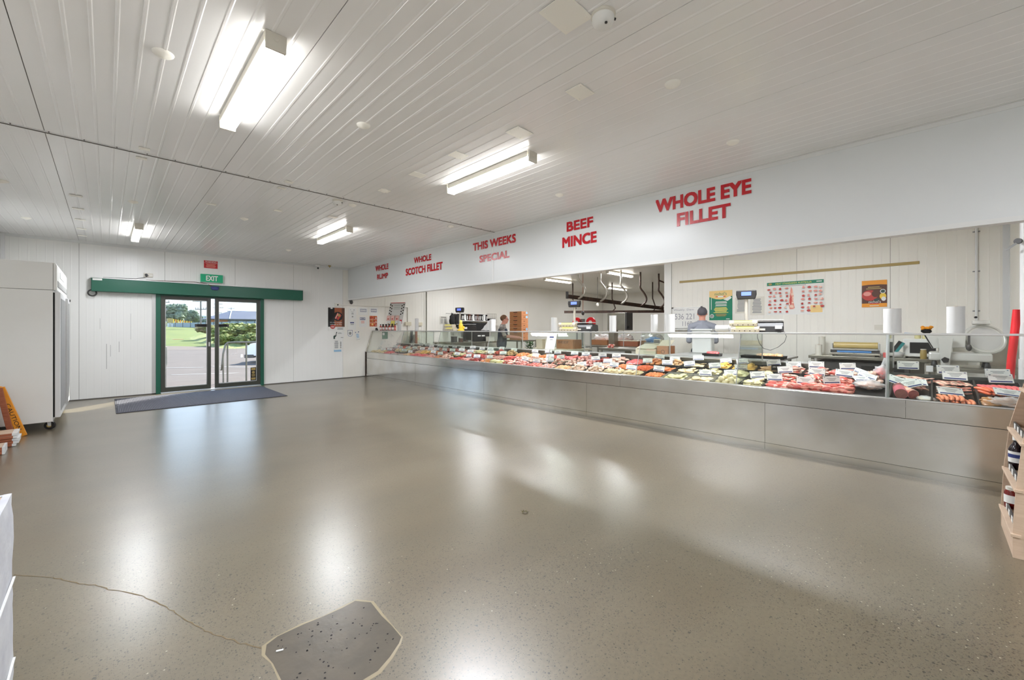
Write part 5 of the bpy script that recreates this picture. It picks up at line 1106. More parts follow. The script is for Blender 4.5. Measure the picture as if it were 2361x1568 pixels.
# benches along the back wall
def bench(nm, lab, x0, y0, x1, y1, z, m='steel_bench', th=.045):
    t = thing(nm, lab, 'bench', (0, 0, 0)); MB().box(x0, y0, z - th, x1, y1, z).build('benchtop', m, t, bevel=.003)
    for x in (x0 + .05, x1 - .05):
        for y in (y0 + .05, y1 - .05): MB().box(x - .02, y - .02, .0, x + .02, y + .02, z - th).build('leg', 'galv', t)
    MB().box(x0 + .04, y0 + .04, .25, x1 - .04, y1 - .04, .27).build('undershelf', m, t)
    return t
bench('steel_bench', 'stainless bench along the back wall under the wrapping machine', 7.98, -.02, 8.58, 1.36, .885)
bench('steel_bench', 'low stainless bench carrying the meat slicer', 7.0, -.735, 7.75, .02, .845)
t = thing('steel_cabinet', 'dark under-bench steel cabinet below the wrapping machine', 'cabinet', (0, 0, 0)); MB().box(8.06, .2, .28, 8.5, 1.25, .80).build('body', 'dgrey', t, bevel=.01); MB().box(8.05, .25, .35, 8.06, .72, .75).build('door', 'blackmatt', t)
t = thing('splash_panel', 'dull steel splash panel behind the red tube', 'splash panel', (7.76, 0, 0)); MB().box(0, -.73, .80, .01, -.44, 1.21).build('panel', 'steel_bench', t)
# slicer
sl = thing('meat_slicer', 'large grey meat slicer with a round blade guard on the steel bench', 'slicer', (7.2, -.24, .845))
mat('slicer', (206, 206, 200), .3, .4)
MB().box(-.10, -.26, .075, .26, .25, .175).build('base', 'slicer', sl, bevel=.02)
for a_ in (-.06, .22):
    for c in (-.22, .20): MB().lathe([(.030, 0), (.028, .03), (.016, .078)], (a_, c, 0), 14).build('foot', 'black', sl)
MB().prism([(.17, .35), (.045, .35), (.075, .02), (.145, .02)], 'x', -.145, -.12).build('carriage_arm', 'slicer', sl, bevel=.004)
MB().cyl((-.148, .11, .09), (-.175, .11, .09), .036, n=5).build('clamp_knob', 'blackmatt', sl, bevel=.004)
b = MB(); b.prism([(.30, .40), (-.06, .41), (-.05, .24), (.22, .22)], 'x', -.08, -.06); b.prism([(.30, .40), (.28, .40), (.20, .22), (.22, .22)], 'x', -.08, .10); b.build('meat_tray', 'slicer', sl, bevel=.004)
MB().box(-.09, -.09, .22, -.07, -.07, .40).build('handle_rod', 'dgrey', sl); MB().blob((-.08, -.08, .24), (.025, .025, .04), .1).build('handle', 'dgrey', sl, True)
ax = Vector((-.90, -.30, .30)).normalized(); c0 = Vector((.05, -.20, .33))
MB().cyl(c0, c0 + ax * .03, .185, .175, 40).build('blade_guard', 'slicer', sl, True); MB().cyl(c0 + ax * .03, c0 + ax * .034, .135, n=40).build('blade', 'alu', sl); 
b = MB(); b.tube([c0 + ax * .03 + (ax.orthogonal().normalized() * math.cos(q) + ax.cross(ax.orthogonal().normalized()) * math.sin(q)) * .160 for q in [k * PI / 20 for k in range(41)]], .010, 8); b.build('guard_ring', 'slicer', sl, True)
b = MB(); b.obox(c0 + Vector((-.03, .02, .20)), Vector((.3, -.95, .0)).normalized(), Vector((.3, .1, 1)).normalized(), Vector((-1, -.3, .2)).normalized(), .15, .05, .05); b.build('sharpener', 'slicer', sl, bevel=.012)
MB().cyl((-.05, -.13, .59), (-.075, -.135, .59), .012, n=10).build('sharpener_knob', 'black', sl)
t = thing('bench_edge_block', 'small white plastic block at the corner of the slicer bench', 'block', (6.99, -.03, .80)); MB().box(-.02, .0, -.01, .06, .06, .06).build('block', 'plastic', t, bevel=.004)
# microwave, wrapper, others on the bench
t = thing('microwave', 'white microwave oven against the back wall left of the slicer', 'microwave', (8.2, .0, .885)); MB().box(0, -.22, .02, .36, .27, .275).build('casing', 'white', t, bevel=.012); MB().box(-.004, -.06, .07, .0, .20, .225).build('window', 'blackmatt', t); MB().box(-.006, -.19, .05, .0, -.10, .25).build('control_panel', 'offwhite', t); MB().box(-.012, -.085, .06, -.002, -.07, .235).build('handle', 'offwhite', t)
for a_ in (.04, .32):
    for c in (-.18, .23): MB().cyl((a_, c, 0), (a_, c, .02), .015, n=8).build('foot', 'black', t)
t = thing('jar', 'pale patterned jar standing before the microwave', 'jar', (8.03, .06, .885)); MB().lathe([(.030, 0), (.034, .01), (.034, .10), (.028, .115), (.030, .13)], n=16).build('body', 'gold', t, True); MB().cyl((0, 0, .128), (0, 0, .138), .031, n=16).build('lid', 'offwhite', t)
for dy, lab in ((.10, 'green patterned mug on top of the microwave'), (.02, 'second green patterned mug below the flower on the microwave')):
    t = thing('mug', lab, 'mug', (8.32, dy + .02, 1.160)); MB().lathe([(.030, 0), (.034, .005), (.036, .08)], n=16).build('cup', 'm_green', t, True)
t = thing('flower_pot', 'orange and black artificial flower bunch above the microwave', 'ornament', (8.32, .03, 1.24)); b = MB()
for q in range(7): b.blob((.02 * math.cos(q), .045 * math.sin(q * 1.1), .075 + .012 * math.sin(q * 2)), (.025, .025, .02), .3, 3, q, 8, 6)
b.build('petals', 'orange', t, True); MB().blob((0, 0, .03), (.05, .055, .035), .2).build('dark_leaves', 'blackmatt', t, True)
t = thing('pen', 'blue pen lying on the mug above the microwave', 'pen', (8.30, .16, 1.235)); MB().cyl((0, 0, 0), (0, .10, .005), .006, n=8).build('barrel', 'blue', t)
t = thing('bag_of_wipes', 'white plastic bag with a teal and black packet leaning out of it', 'bag', (8.15, .34, .885)); MB().blob((0, 0, .045), (.08, .09, .05), .4, 3, 5).build('bag', 'plastic', t, True); MB().obox((-.02, -.0, .15), Vector((0, -.5, .86)), Vector((0, .86, .5)), X_, .20, .05, .02).build('packet', 'black', t); MB().obox((-.025, -.04, .15), Vector((0, -.5, .86)), Vector((0, .86, .5)), X_, .16, .035, .02).build('packet_trim', 'teal', t)
wr_ = thing('film_wrapper', 'steel tray wrapping machine with a wide roll of yellow film', 'wrapping machine', (8.0, .80, .885)); MB().box(0, -.30, .02, .38, .29, .05).build('base', 'steel_bench', wr_, bevel=.004); MB().box(.0, -.29, .05, .04, .28, .10).build('front_bar', 'dgrey', wr_); MB().box(-.02, -.27, .098, .36, .27, .112).build('hot_plate', 'alu', wr_); MB().box(-.003, -.2, .06, -.001, .2, .09).build('label_plate', 'blue', wr_)
MB().cyl((.18, -.26, .165), (.18, .26, .165), .048, n=20).build('film_roll', 'wrapgold', wr_, True)
for s_ in (-1, 1): MB().box(.12, s_ * .275 - .006, .05, .26, s_ * .275 + .006, .19).build('end_bracket', 'alu', wr_)
for a_ in (.04, .34):
    for c in (-.25, .25): MB().cyl((a_, c, 0), (a_, c, .02), .014, n=8).build('foot', 'black', wr_)
def broll(x, y, h, lab):
    t = thing('paper_roll', lab, 'paper roll', (x, y, .885)); MB().cyl((0, 0, 0), (0, 0, h), .045, n=22).build('wound_paper', 'offwhite', t, True); MB().cyl((0, 0, h), (0, 0, h + .002), .018, n=12).build('core', 'carton', t)
broll(8.12, 1.245, .165, 'short cream paper roll beside the wrapping machine'); broll(8.40, 1.245, .29, 'taller cream paper roll behind the short one')
t = thing('food_packet', 'small pink and white packet between wrapping machine and divider', 'packet', (8.1, .46, .885)); MB().box(0, -.05, 0, .06, .02, .07).build('box', 'm_psaus', t, bevel=.003); MB().box(0, .022, 0, .06, .05, .06).build('sleeve', 'white', t)
# ------------------------------------------------------------------ preparation side: tubs, register, table, boxes, machines
def tub(x, y, z, lab, s=1, m='tubc'):
    t = thing('plastic_tub', lab, 'tub', (x, y, z), (0, 0, .2)); t.scale = (s, s, s); MB().prism([(-.15, 0), (.15, 0), (.19, .40), (-.19, .40)], 'y', -.15, .15).build('body', m, t, bevel=.02); MB().box(-.205, -.17, .385, .205, .17, .41).build('rim', m, t, bevel=.006)
    for z_ in (.26, .31): MB().box(-.187, -.156, z_, .187, .156, z_ + .012).build('ridge', m, t)
tub(7.22, 2.70, .892, 'tall white plastic tub seen through the sixth glass bay', 1.0)
bench('prep_bench', 'pale bench top behind the white tubs and plant', 7.4, 5.75, 8.4, 7.2, .825, 'cream', .04)
tub(7.62, 6.72, .826, 'first small cream tub next to the green plant', .56, 'cream'); tub(7.66, 6.46, .826, 'second small cream tub by the paper notice', .58, 'cream')
t = thing('printed_box', 'brown carton with dark markings behind the paper notice', 'carton', (7.9, 6.10, .826)); MB().box(-.1, -.22, 0, .25, .28, .22).build('box', 'carton', t, bevel=.004); MB().text('BEEF', (-.1015, .22, .13), -Y_, Z_, .32, .06, depth=0).build('print', 'brown', t)
pt_ = thing('leafy_plant', 'small bright green leafy plant behind the counter glass', 'plant', (7.2, 6.70, .74)); MB().lathe([(.06, 0), (.075, .08), (.07, .085)], n=16).build('pot', 'dgrey', pt_, True); b = MB(); rp = random.Random(2)
for q in range(260):
    a_, r0, z = rp.uniform(0, 6.28), rp.uniform(.0, .12), rp.uniform(.07, .24); p = Vector((r0 * math.cos(a_), r0 * math.sin(a_), z)); d = Vector((math.cos(a_), math.sin(a_), rp.uniform(-.3, .8))).normalized(); s_ = d.cross(Z_).normalized() * .016
    b.add([p, p + d * .03 + s_, p + d * .065, p + d * .03 - s_], [(0, 1, 2, 3)])
b.build('leaves', 'plant', pt_)
t = thing('plant_stand', 'grey stand under the small green plant', 'stand', (7.2, 6.70, 0)); MB().box(-.12, -.12, 0, .12, .12, .738).build('block', 'grey', t, bevel=.01)
rg = thing('cash_register', 'cream cash register on a cabinet behind the fifth glass bay', 'cash register', (7.6, 3.87, .797)); MB().box(-.14, -.20, -.03, .22, .22, .12).build('cash_drawer', 'cream', rg, bevel=.01); MB().prism([(-.16, .12), (.20, .12), (.20, .21), (-.10, .15)], 'y', -.18, .20).build('keyboard', 'cream', rg, bevel=.01); MB().box(.10, -.18, .2, .18, -.04, .30).build('display_hood', 'cream', rg, bevel=.01); MB().box(.096, -.17, .22, .10, -.05, .29).build('screen', 'dgrey', rg)
bench('register_cabinet', 'plain cream cabinet table carrying the cash register', 7.4, 3.42, 7.95, 4.10, .765, 'cream', .04)
t = thing('brown_carton', 'brown folded carton with a round printed mark beside the register', 'carton', (7.60, 3.555, .768)); MB().box(-.12, -.12, 0, .18, .10, .21).build('box', 'carton2', t, bevel=.004); MB().cyl((-.1205, -.02, .10), (-.1220, -.02, .10), .038, n=20).build('printed_mark', 'brown', t); MB().cyl((-.1221, -.02, .10), (-.1230, -.02, .10), .028, n=20).build('printed_mark', 'carton2', t); MB().obox((.03, 0, .24), Vector((.9, 0, .5)), Y_, Vector((-.5, 0, .9)), .30, .24, .004).build('flap', 'cream', t)
stb = bench('steel_table', 'stainless work table seen through the long fifth glass bay', 7.9, 4.25, 8.7, 5.25, .875); MB().box(7.93, 4.6, .62, 7.96, 5.15, .82).build('drawer', 'alu', stb)
t = thing('meat_offcuts', 'small pile of red and white meat offcuts on the steel table', 'meat', (8.0, 5.0, .876)); b = MB()
for q in range(9): b.blob((random.uniform(-.03, .03), random.uniform(-.1, .1), .025 + .02 * (q % 3)), (.03, .03, .022), .5, 2, q, 8, 6)
b.build('offcuts', 'm_chop', t, True)
bench('butcher_bench', 'preparation room bench carrying cartons of bagged meat', 9.32, 4.3, 10.2, 6.8, .86, 'steel_bench')
for i, (y0, y1, m, lab) in enumerate(((6.10, 6.66, 'carton', 'open brown carton of bagged meat left of the bandsaw column'), (5.45, 5.95, 'carton2', 'open carton of bagged meat behind the bandsaw column'), (4.55, 5.25, 'carton', 'open carton of bagged meat at the right end of the prep bench'))):
    t = thing('meat_carton', lab, 'carton', (9.62, (y0 + y1) / 2, .862)); L_ = y1 - y0; b = MB(); b.box(0, -L_ / 2, 0, .4, L_ / 2, .005); b.box(0, -L_ / 2, 0, .006, L_ / 2, .14); b.box(.394, -L_ / 2, 0, .4, L_ / 2, .14); b.box(0, -L_ / 2, 0, .4, -L_ / 2 + .006, .14); b.box(0, L_ / 2 - .006, 0, .4, L_ / 2, .14); b.build('box', m, t)
    MB().blob((.2, 0, .12), (.17, L_ * .42, .08), .35, 3, i, 16, 8).build('meat', 'm_pale', t, True); MB().blob((.2, 0, .17), (.18, L_ * .44, .13), .6, 5, i + 3, 24, 12).build('liner_bag', 'film', t, True)
t = thing('chopping_block', 'red-brown slatted chopping block behind the steel table', 'chopping block', (9.37, 5.42, .862)); MB().box(-.0, -.35, .0, .14, .35, .13).build('block', 'woodred', t, bevel=.004); MB().box(-.01, -.36, .13, .16, .36, .145).build('board', 'cream', t, bevel=.004)
t = thing('blue_bag', 'crumpled bright blue plastic bag on the prep room bench', 'plastic bag', (9.1, 4.52, .99)); MB().blob((0, 0, .05), (.12, .16, .07), .6, 4, 6, 20, 12).build('bag', 'blue', t, True)
t = thing('blue_bag_stand', 'small grey trolley under the blue plastic bag', 'trolley', (9.1, 4.52, 0)); MB().box(-.12, -.18, .90, .15, .18, .99).build('top', 'grey', t); MB().box(-.1, -.16, .0, .12, .16, .9).build('body', 'grey', t)
# bandsaw
bs = thing('bandsaw', 'tall stainless butcher bandsaw with a square steel head', 'bandsaw', (9.0, 5.45, 0)); MB().box(0, -.24, 1.27, .30, .26, 1.70).build('head', 'steel_bench', bs, bevel=.01); MB().box(-.01, -.29, 1.27, .28, -.242, 1.70).build('head_door', 'dgrey', bs, bevel=.005)
MB().box(.02, .08, 0, .22, .24, 1.27).build('column', 'steel_bench', bs, bevel=.01); MB().box(-.1, -.30, .80, .35, .30, .84).build('table', 'alu', bs); MB().box(-.02, -.25, 0, .3, .06, .78).build('lower_housing', 'steel_bench', bs, bevel=.01); MB().box(.1, -.15, .84, .104, -.13, 1.27).build('blade', 'alu', bs)
MB().cyl((.02, -.29, 1.35), (.02, -.33, 1.35), .03, n=12).build('knob', 'black', bs)
# red hose reels
for i, (y, lab) in enumerate(((6.66, 'left red wheel of the pair hanging before the prep room wall'), (6.22, 'right red wheel of the pair hanging before the prep room wall'))):
    t = thing('red_reel', lab, 'hose reel', (9.0, y, 1.47)); MB().cyl((0, 0, 0), (.05, 0, 0), .14, n=28).build('disc', 'redplastic', t, bevel=.005); MB().cyl((-.004, 0, 0), (0, 0, 0), .055, n=20).build('hub', 'offwhite', t); MB().cyl((.02, 0, -.14), (.02, 0, -.62), .02, n=8).build('stand', 'grey', t); MB().cyl((.02, 0, -.62), (.02, 0, -1.47), .03, n=8).build('post', 'grey', t)
t = thing('knife_block', 'black knife block with handles between the red wheels', 'knife block', (8.92, 6.42, 1.36)); MB().box(-.05, -.09, 0, .05, .09, .12).build('block', 'blackmatt', t, bevel=.006)
for q in range(5): MB().obox((0, -.07 + q * .035, .16), Y_, Z_, X_, .014, .09, .02).build('knife_handle', 'black', t)
MB().box(-.02, -.02, -.50, .02, .02, 0).build('post', 'grey', t)
t = thing('knife_shelf', 'steel shelf on posts carrying the knife block', 'shelf', (8.92, 6.42, 0)); MB().box(-.12, -.2, .82, .12, .2, .858).build('top', 'alu', t); MB().box(-.03, -.03, 0, .03, .03, .82).build('post', 'grey', t)
# overhead meat rail with curved hangers
ml_ = thing('meat_rail', 'dark overhead meat rail hung from curved steel hangers', 'meat rail', (0, 0, 0))
p0, p1 = Vector((8.33, 6.46, 2.126)), Vector((12.75, 6.0, 1.878)); p1 = Vector((11.60, 5.46, 1.90)); p0 = Vector((8.33, 6.46, 2.13)); d = (p1 - p0); L_ = d.length; d.normalize()
MB().obox((p0 + p1) / 2, d, Z_, d.cross(Z_).normalized(), L_, .10, .018).build('rail_bar', 'rust', ml_); MB().box(p0.x - .03, p0.y - .02, p0.z - .06, p0.x + .03, p0.y + .02, p0.z + .12).build('end_stop', 'dgrey', ml_)
for k in range(5):
    q = p0 + d * (.35 + k * .72); nn = Vector((.712, -.702, 0))
    pts = [q + Vector((0, 0, ZC - q.z)), q + Vector((0, 0, .62)), q + Vector((0, 0, .50)), q + nn * .10 + Z_ * .36, q + nn * .17 + Z_ * .22, q + nn * .15 + Z_ * .10, q + nn * .06 + Z_ * .01, q - nn * .01 - Z_ * .02]
    sm = []
    for i in range(len(pts) - 1):
        a0, a1, a2, a3 = pts[max(i - 1, 0)], pts[i], pts[i + 1], pts[min(i + 2, len(pts) - 1)]
        for s_ in range(5):
            u = s_ / 5; sm.append(.5 * ((2 * a1) + (a2 - a0) * u + (2 * a0 - 5 * a1 + 4 * a2 - a3) * u * u + (3 * a1 - a0 - 3 * a2 + a3) * u ** 3))
    sm.append(pts[-1]); MB().tube(sm, .026, 8).build('hanger', 'galv' if k < 3 else 'rust', ml_, True)
MB().tube([q + Z_ * .8, q + nn * .2 + Z_ * .72, q + nn * .5 + Z_ * .38, q + nn * .8 + Z_ * .1], .022, 8).build('brace', 'rust', ml_, True)
m2 = thing('meat_rail', 'second dark rail farther back in the preparation room', 'meat rail', (0, 0, 0)); MB().obox((13.0, 7.05, 1.90), Vector((.60, -.80, 0)), Z_, Vector((.8, .6, 0)), 5.0, .09, .02).build('rail_bar', 'rust', m2)
for k in range(4):
    c = Vector((13.0, 7.05, 1.9)) + Vector((.6, -.8, 0)) * (-2.2 + k * 1.35); MB().tube([c + Z_ * (ZC - 1.9), c + Z_ * .45, c + Vector((.08, -.08, .12)), c], .022, 8).build('hanger', 'rust', m2, True)
def drop(x, y, z0, lab, m='woodred'):
    t = thing('hanging_cable', lab, 'cable', (x, y, 0)); MB().cyl((0, 0, z0), (0, 0, ZC), .008, n=6).build('cord', m, t); MB().blob((0, 0, z0), (.04, .04, .06), .1).build('plug', 'offwhite' if m != 'woodred' else 'dgrey', t, True)
drop(8.95, 6.42, 1.72, 'orange-brown cable dropping to the red wheels'); drop(10.8, 7.2, 2.05, 'thin cable with a white switch near the ceiling rail', 'dgrey'); drop(12.0, 5.0, 1.75, 'thin cable with a white plug right of the bandsaw', 'dgrey')
sheet('red_sign', 'small red sign on the deep preparation room wall', 'sign', (XR - .01, 6.15, 2.32), -Y_, Z_, .75, .42, 'signred', [('l', .1, .2, .9, .8, 2, 'white')])
# carton stack
bench('carton_bench', 'prep room bench under the tiered brown cartons', 9.6, 9.3, 10.4, 10.3, .93)
for q in range(7):
    t = thing('meat_carton', ['lowest', 'second lowest', 'third lowest', 'middle upper', 'third from top', 'second from top', 'topmost'][q] + ' brown carton of the tiered stack by the far wall', 'carton', (9.80, 9.50, .932 + q * .137), group='tiered cartons by the far wall')
    MB().box(0, 0, 0, .32, .56, .134).build('box', 'carton2', t, bevel=.004); MB().box(-.001, 0.0, .0, -.0005, .56, .134).build('side_face', 'carton', t); MB().box(-.004, .20, .095, -.0015, .38, .115).build('hand_hole', 'blackmatt', t); MB().box(-.003, .24, .03, -.0015, .34, .075).build('red_print', 'woodred', t)
    MB().box(.10, -.003, .07, .16, -.0015, .085).build('hand_hole', 'blackmatt', t)
    if q in (2, 5, 6): MB().cyl((.25, -.002, .085), (.25, -.005, .085), .045, n=20).build('round_sticker', 'lblue', t)
# folder shelf on far wall
fs_ = thing('wall_shelf', 'dark wall shelf holding packets and folders in the far room', 'shelf', (0, 0, 0)); MB().box(8.05, 10.45, 1.555, 9.28, 10.86, 1.575).build('shelf_board', 'white', fs_); MB().box(8.05, 10.80, 1.575, 9.28, 10.855, 1.80).build('back_panel', 'darkbrown', fs_)
rf = random.Random(8); x = 8.10
q = 0
while x < 9.2:
    w = rf.uniform(.045, .09); t = thing('folder', 'folder in the row on the far wall shelf', 'folder', (x, 10.62, 1.576), (0, rf.uniform(-.12, .12), 0), group='folders on the far wall shelf'); MB().box(-w / 2, -.12, 0, w / 2, .12, rf.uniform(.17, .21)).build('cover', rf.choice(['darkbrown', 'blackmatt', 'darkbrown', 'white', 'brown']), t); MB().box(-w / 4, -.123, .03, w / 4, -.1205, .15).build('spine_label', 'white', t); x += w + .02; q += 1
t = thing('wire_basket', 'wire basket of small tools beside the folder shelf', 'basket', (9.45, 10.6, 1.50)); b = MB()
for k in range(7): b.box(-.12, -.12 + .04 * k, 0, -.117, -.117 + .04 * k, .32); b.box(-.12 + .04 * k, -.12, 0, -.117 + .04 * k, -.117, .32)
for z in (0, .1, .2, .32): b.box(-.12, -.12, z, .12, -.116, z + .004); b.box(-.12, -.12, z, -.116, .12, z + .004)
b.build('wire', 'rust', t); MB().box(-.1, -.1, .01, .1, .1, .16).build('tools', 'blackmatt', t); MB().box(-.02, .10, -.02, .02, .26, .0).build('bracket', 'grey', t)
for (x, y, z, lab) in ((7.72, 10.5, 1.42, 'black coat hanging left of the far scale display'), (7.95, 10.55, 1.42, 'dark apron hanging beside the black coat')):
    t = thing('hanging_garment', lab, 'garment', (x, y, z)); MB().blob((0, 0, .15), (.09, .06, .22), .4, 2.5, int(x * 9), 14, 12).build('cloth', 'blackmatt', t, True); MB().cyl((0, .0, .36), (0, .34, .38), .008, n=6).build('hook', 'alu', t)
t = thing('prep_oven', 'dark appliance with pale labels under the folder shelf', 'appliance', (8.35, 10.3, .902)); MB().box(-.05, -.1, 0, .65, .40, .60).build('body', 'blackmatt', t, bevel=.01); MB().box(.45, -.104, .35, .55, -.1, .45).build('paper_label', 'white', t); MB().box(.15, -.104, .16, .28, -.1, .20).build('paper_label', 'white', t); MB().box(.32, -.104, .16, .45, -.1, .20).build('paper_label', 'white', t)
bench('far_bench', 'steel bench along the far wall of the preparation room', 7.2, 9.9, 9.4, 10.8, .90)
for i, (x, w, h, m, lab) in enumerate(((7.45, .14, .16, 'dgrey', 'dark machine base on the far wall bench'), (7.70, .10, .12, 'brown', 'brown container on the far wall bench'), (8.0, .12, .05, 'grey', 'low grey tool tray on the far wall bench'), (8.9, .2, .14, 'offwhite', 'pale box on the far wall bench near the worker'))):
    t = thing('bench_item', lab, 'container', (x, 10.05, .901)); MB().box(-w / 2, -w / 2, 0, w / 2, w / 2, h).build('body', m, t, bevel=.01); MB().box(-w / 2 - .005, -w / 2 - .005, h, w / 2 + .005, w / 2 + .005, h + .012).build('lid', 'offwhite' if i % 2 else 'dgrey', t)
mat('green_sheet', (90, 130, 110), .6)
W('leaflet', 'small green sheet taped on the wall seen through the first glass bay', 'leaflet', 5.55, 1.02, 5.72, 1.22, 'green_sheet', [('e', .25, .7, .2, .2, 'white')])
for i, (x, m, lab) in enumerate(((6.05, 'dgrey', 'dark folded trolley rail standing behind the first glass bay'), (6.2, 'woodred', 'red-brown broom head standing behind the first glass bay'))):
    t = thing('leaning_tool', lab, 'tool', (x + .35, YW - .16, 0)); MB().box(-.03, -.03, 0, .03, .03, 1.26).build('shaft', m, t, bevel=.004); MB().box(-.05, -.05, 0, .05, .05, .12).build('head', 'blackmatt', t)
t = thing('paper_dispenser', 'white plastic bottle on the wall behind the second scale of the glass bay', 'dispenser', (6.62, YW - .09, 1.0)); MB().box(-.07, -.06, -.12, .07, .08, .14).build('body', 'offwhite', t, bevel=.01); MB().box(-.03, -.062, -.04, .03, -.060, .04).build('mark', 'm_green', t)
# ------------------------------------------------------------------ people (one skinned surface each, clothing as offset shells)
def person(name, label, loc, rotz, J, Ed, regions, hairm, glasses=False):
    """J: joint -> (x, y, z, radius), facing +X; Ed: edges; regions: {clothing: (material, offset, [edges])}"""
    t = thing(name, label, 'person', loc, (0, 0, rotz))
    b = MB(); R3 = lambda q: Vector(q) if isinstance(q, (tuple, list)) and len(q) == 3 else (Vector((q[0], q[1], min(q))) if isinstance(q, (tuple, list)) else Vector((q, q, q)))
    for a, c in Ed:
        pa, pc, ra, rc = Vector(J[a][:3]), Vector(J[c][:3]), R3(J[a][3]), R3(J[c][3]); n = max(2, int((pc - pa).length / (min(*ra, *rc) * .32)) + 1)
        for k in range(n + 1): u = k / n; b.blob(pa.lerp(pc, u), ra.lerp(rc, u), 0, 1, 0, 14, 10)
    hx, hy, hz = J['head'][:3]
    b.blob((hx + .090, hy, hz - .018), (.018, .012, .022), 0, 1, 0, 10, 8); b.blob((hx + .080, hy, hz + .005), (.012, .009, .028), 0, 1, 0, 10, 8)
    b.blob((hx + .048, hy, hz - .090), (.028, .028, .022), 0, 1, 0, 10, 8); b.blob((hx + .068, hy, hz - .056), (.020, .028, .022), 0, 1, 0, 10, 8)
    for s in (-1, 1): b.blob((hx - .005, hy + s * .082, hz - .008), (.016, .010, .026), 0, 1, 0, 8, 6)
    me = b.mesh('b', 'skin'); o = bpy.data.objects.new('b', me); COL.objects.link(o)
    rm = o.modifiers.new('r', 'REMESH'); rm.mode = 'VOXEL'; rm.voxel_size = .0068; rm.use_smooth_shade = True
    sm = o.modifiers.new('s', 'SMOOTH'); sm.iterations = 4; sm.factor = .6
    bpy.context.view_layer.update(); ev = bpy.data.meshes.new_from_object(o.evaluated_get(bpy.context.evaluated_depsgraph_get()))
    bpy.data.objects.remove(o)
    ev.materials.clear(); ev.materials.append(M('skin')); ev.polygons.foreach_set('use_smooth', [True] * len(ev.polygons))
    body = bpy.data.objects.new('body', ev); COL.objects.link(body); body.parent = t
    def seg(p, e):
        a, b = Vector(J[e[0]][:3]), Vector(J[e[1]][:3]); u = max(0, min(1, (p - a).dot(b - a) / max((b - a).length_squared, 1e-9))); return (p - (a + (b - a) * u)).length
    near = {}
    big = [e for e in Ed if e[0] in ('pelvis', 'waist', 'chest', 'collar', 'neck', 'jaw', 'head') or e[0][:-1] in ('hip', 'knee', 'ankle', 'shoulder', 'elbow')]
    def rad(q): q = J[q][3]; return max(q) if isinstance(q, tuple) else q
    for f in ev.polygons: near[f.index] = min(big, key=lambda e: seg(f.center, e) - .5 * (rad(e[0]) + rad(e[1])))
    for nm, (m, off, es, zr) in regions.items():
        es = [tuple(e) for e in es]; vi = {}; vs = []; fs = []
        for f in ev.polygons:
            if near[f.index] in es and zr[0] < f.center.z < zr[1]:
                ff = []
                for i in f.vertices:
                    if i not in vi: vi[i] = len(vs); v = ev.vertices[i]; vs.append(v.co + v.normal * off)
                    ff.append(vi[i])
                fs.append(tuple(ff))
        if fs: MB().add(vs, fs).build(nm, m, t, True)
    MB().blob((hx - .026, hy, hz + .034), (.094, .086, .088), .06, 3, 2, 20, 14).build('hair', hairm, t, True)
    for s in (-1, 1):
        MB().blob((hx + .090, hy + s * .030, hz + .010), (.008, .012, .007), 0, 1, 0, 8, 6).build('eye', 'white', t, True)
    MB().blob((hx + .086, hy, hz - .058), (.005, .020, .005), 0, 1, 0, 8, 6).build('mouth', 'meatred', t, True)
    if glasses: MB().tube([(hx - .02, hy - .09, hz + .01), (hx + .10, hy - .06, hz + .01), (hx + .105, hy, hz + .01), (hx + .10, hy + .06, hz + .01), (hx - .02, hy + .09, hz + .01)], .004, 6).build('spectacles', 'black', t)
    return t
def fingers(J, Ed, side, w, dirv, up):
    w = Vector(w); d = Vector(dirv).normalized(); s = d.cross(Vector(up)).normalized()
    J['palm' + side] = (*(w + d * .06), (.034, .034, .016)); Ed.append(('wrist' + side, 'palm' + side))
    for k, (o, L_) in enumerate(((-.03, .065), (-.01, .075), (.01, .07), (.03, .055))):
        a = w + d * .095 + s * o; J['f%d%s' % (k, side)] = (*a, .010); J['g%d%s' % (k, side)] = (*(a + d * L_ * .6 - Vector(up) * .012), .0085); J['h%d%s' % (k, side)] = (*(a + d * L_ * .9 - Vector(up) * .035), .007)
        Ed += [('palm' + side, 'f%d%s' % (k, side)), ('f%d%s' % (k, side), 'g%d%s' % (k, side)), ('g%d%s' % (k, side), 'h%d%s' % (k, side))]
    a = w + d * .04 - s * .045; J['t0' + side] = (*a, .012); J['t1' + side] = (*(a + d * .045 - s * .012), .009); Ed += [('wrist' + side, 't0' + side), ('t0' + side, 't1' + side)]
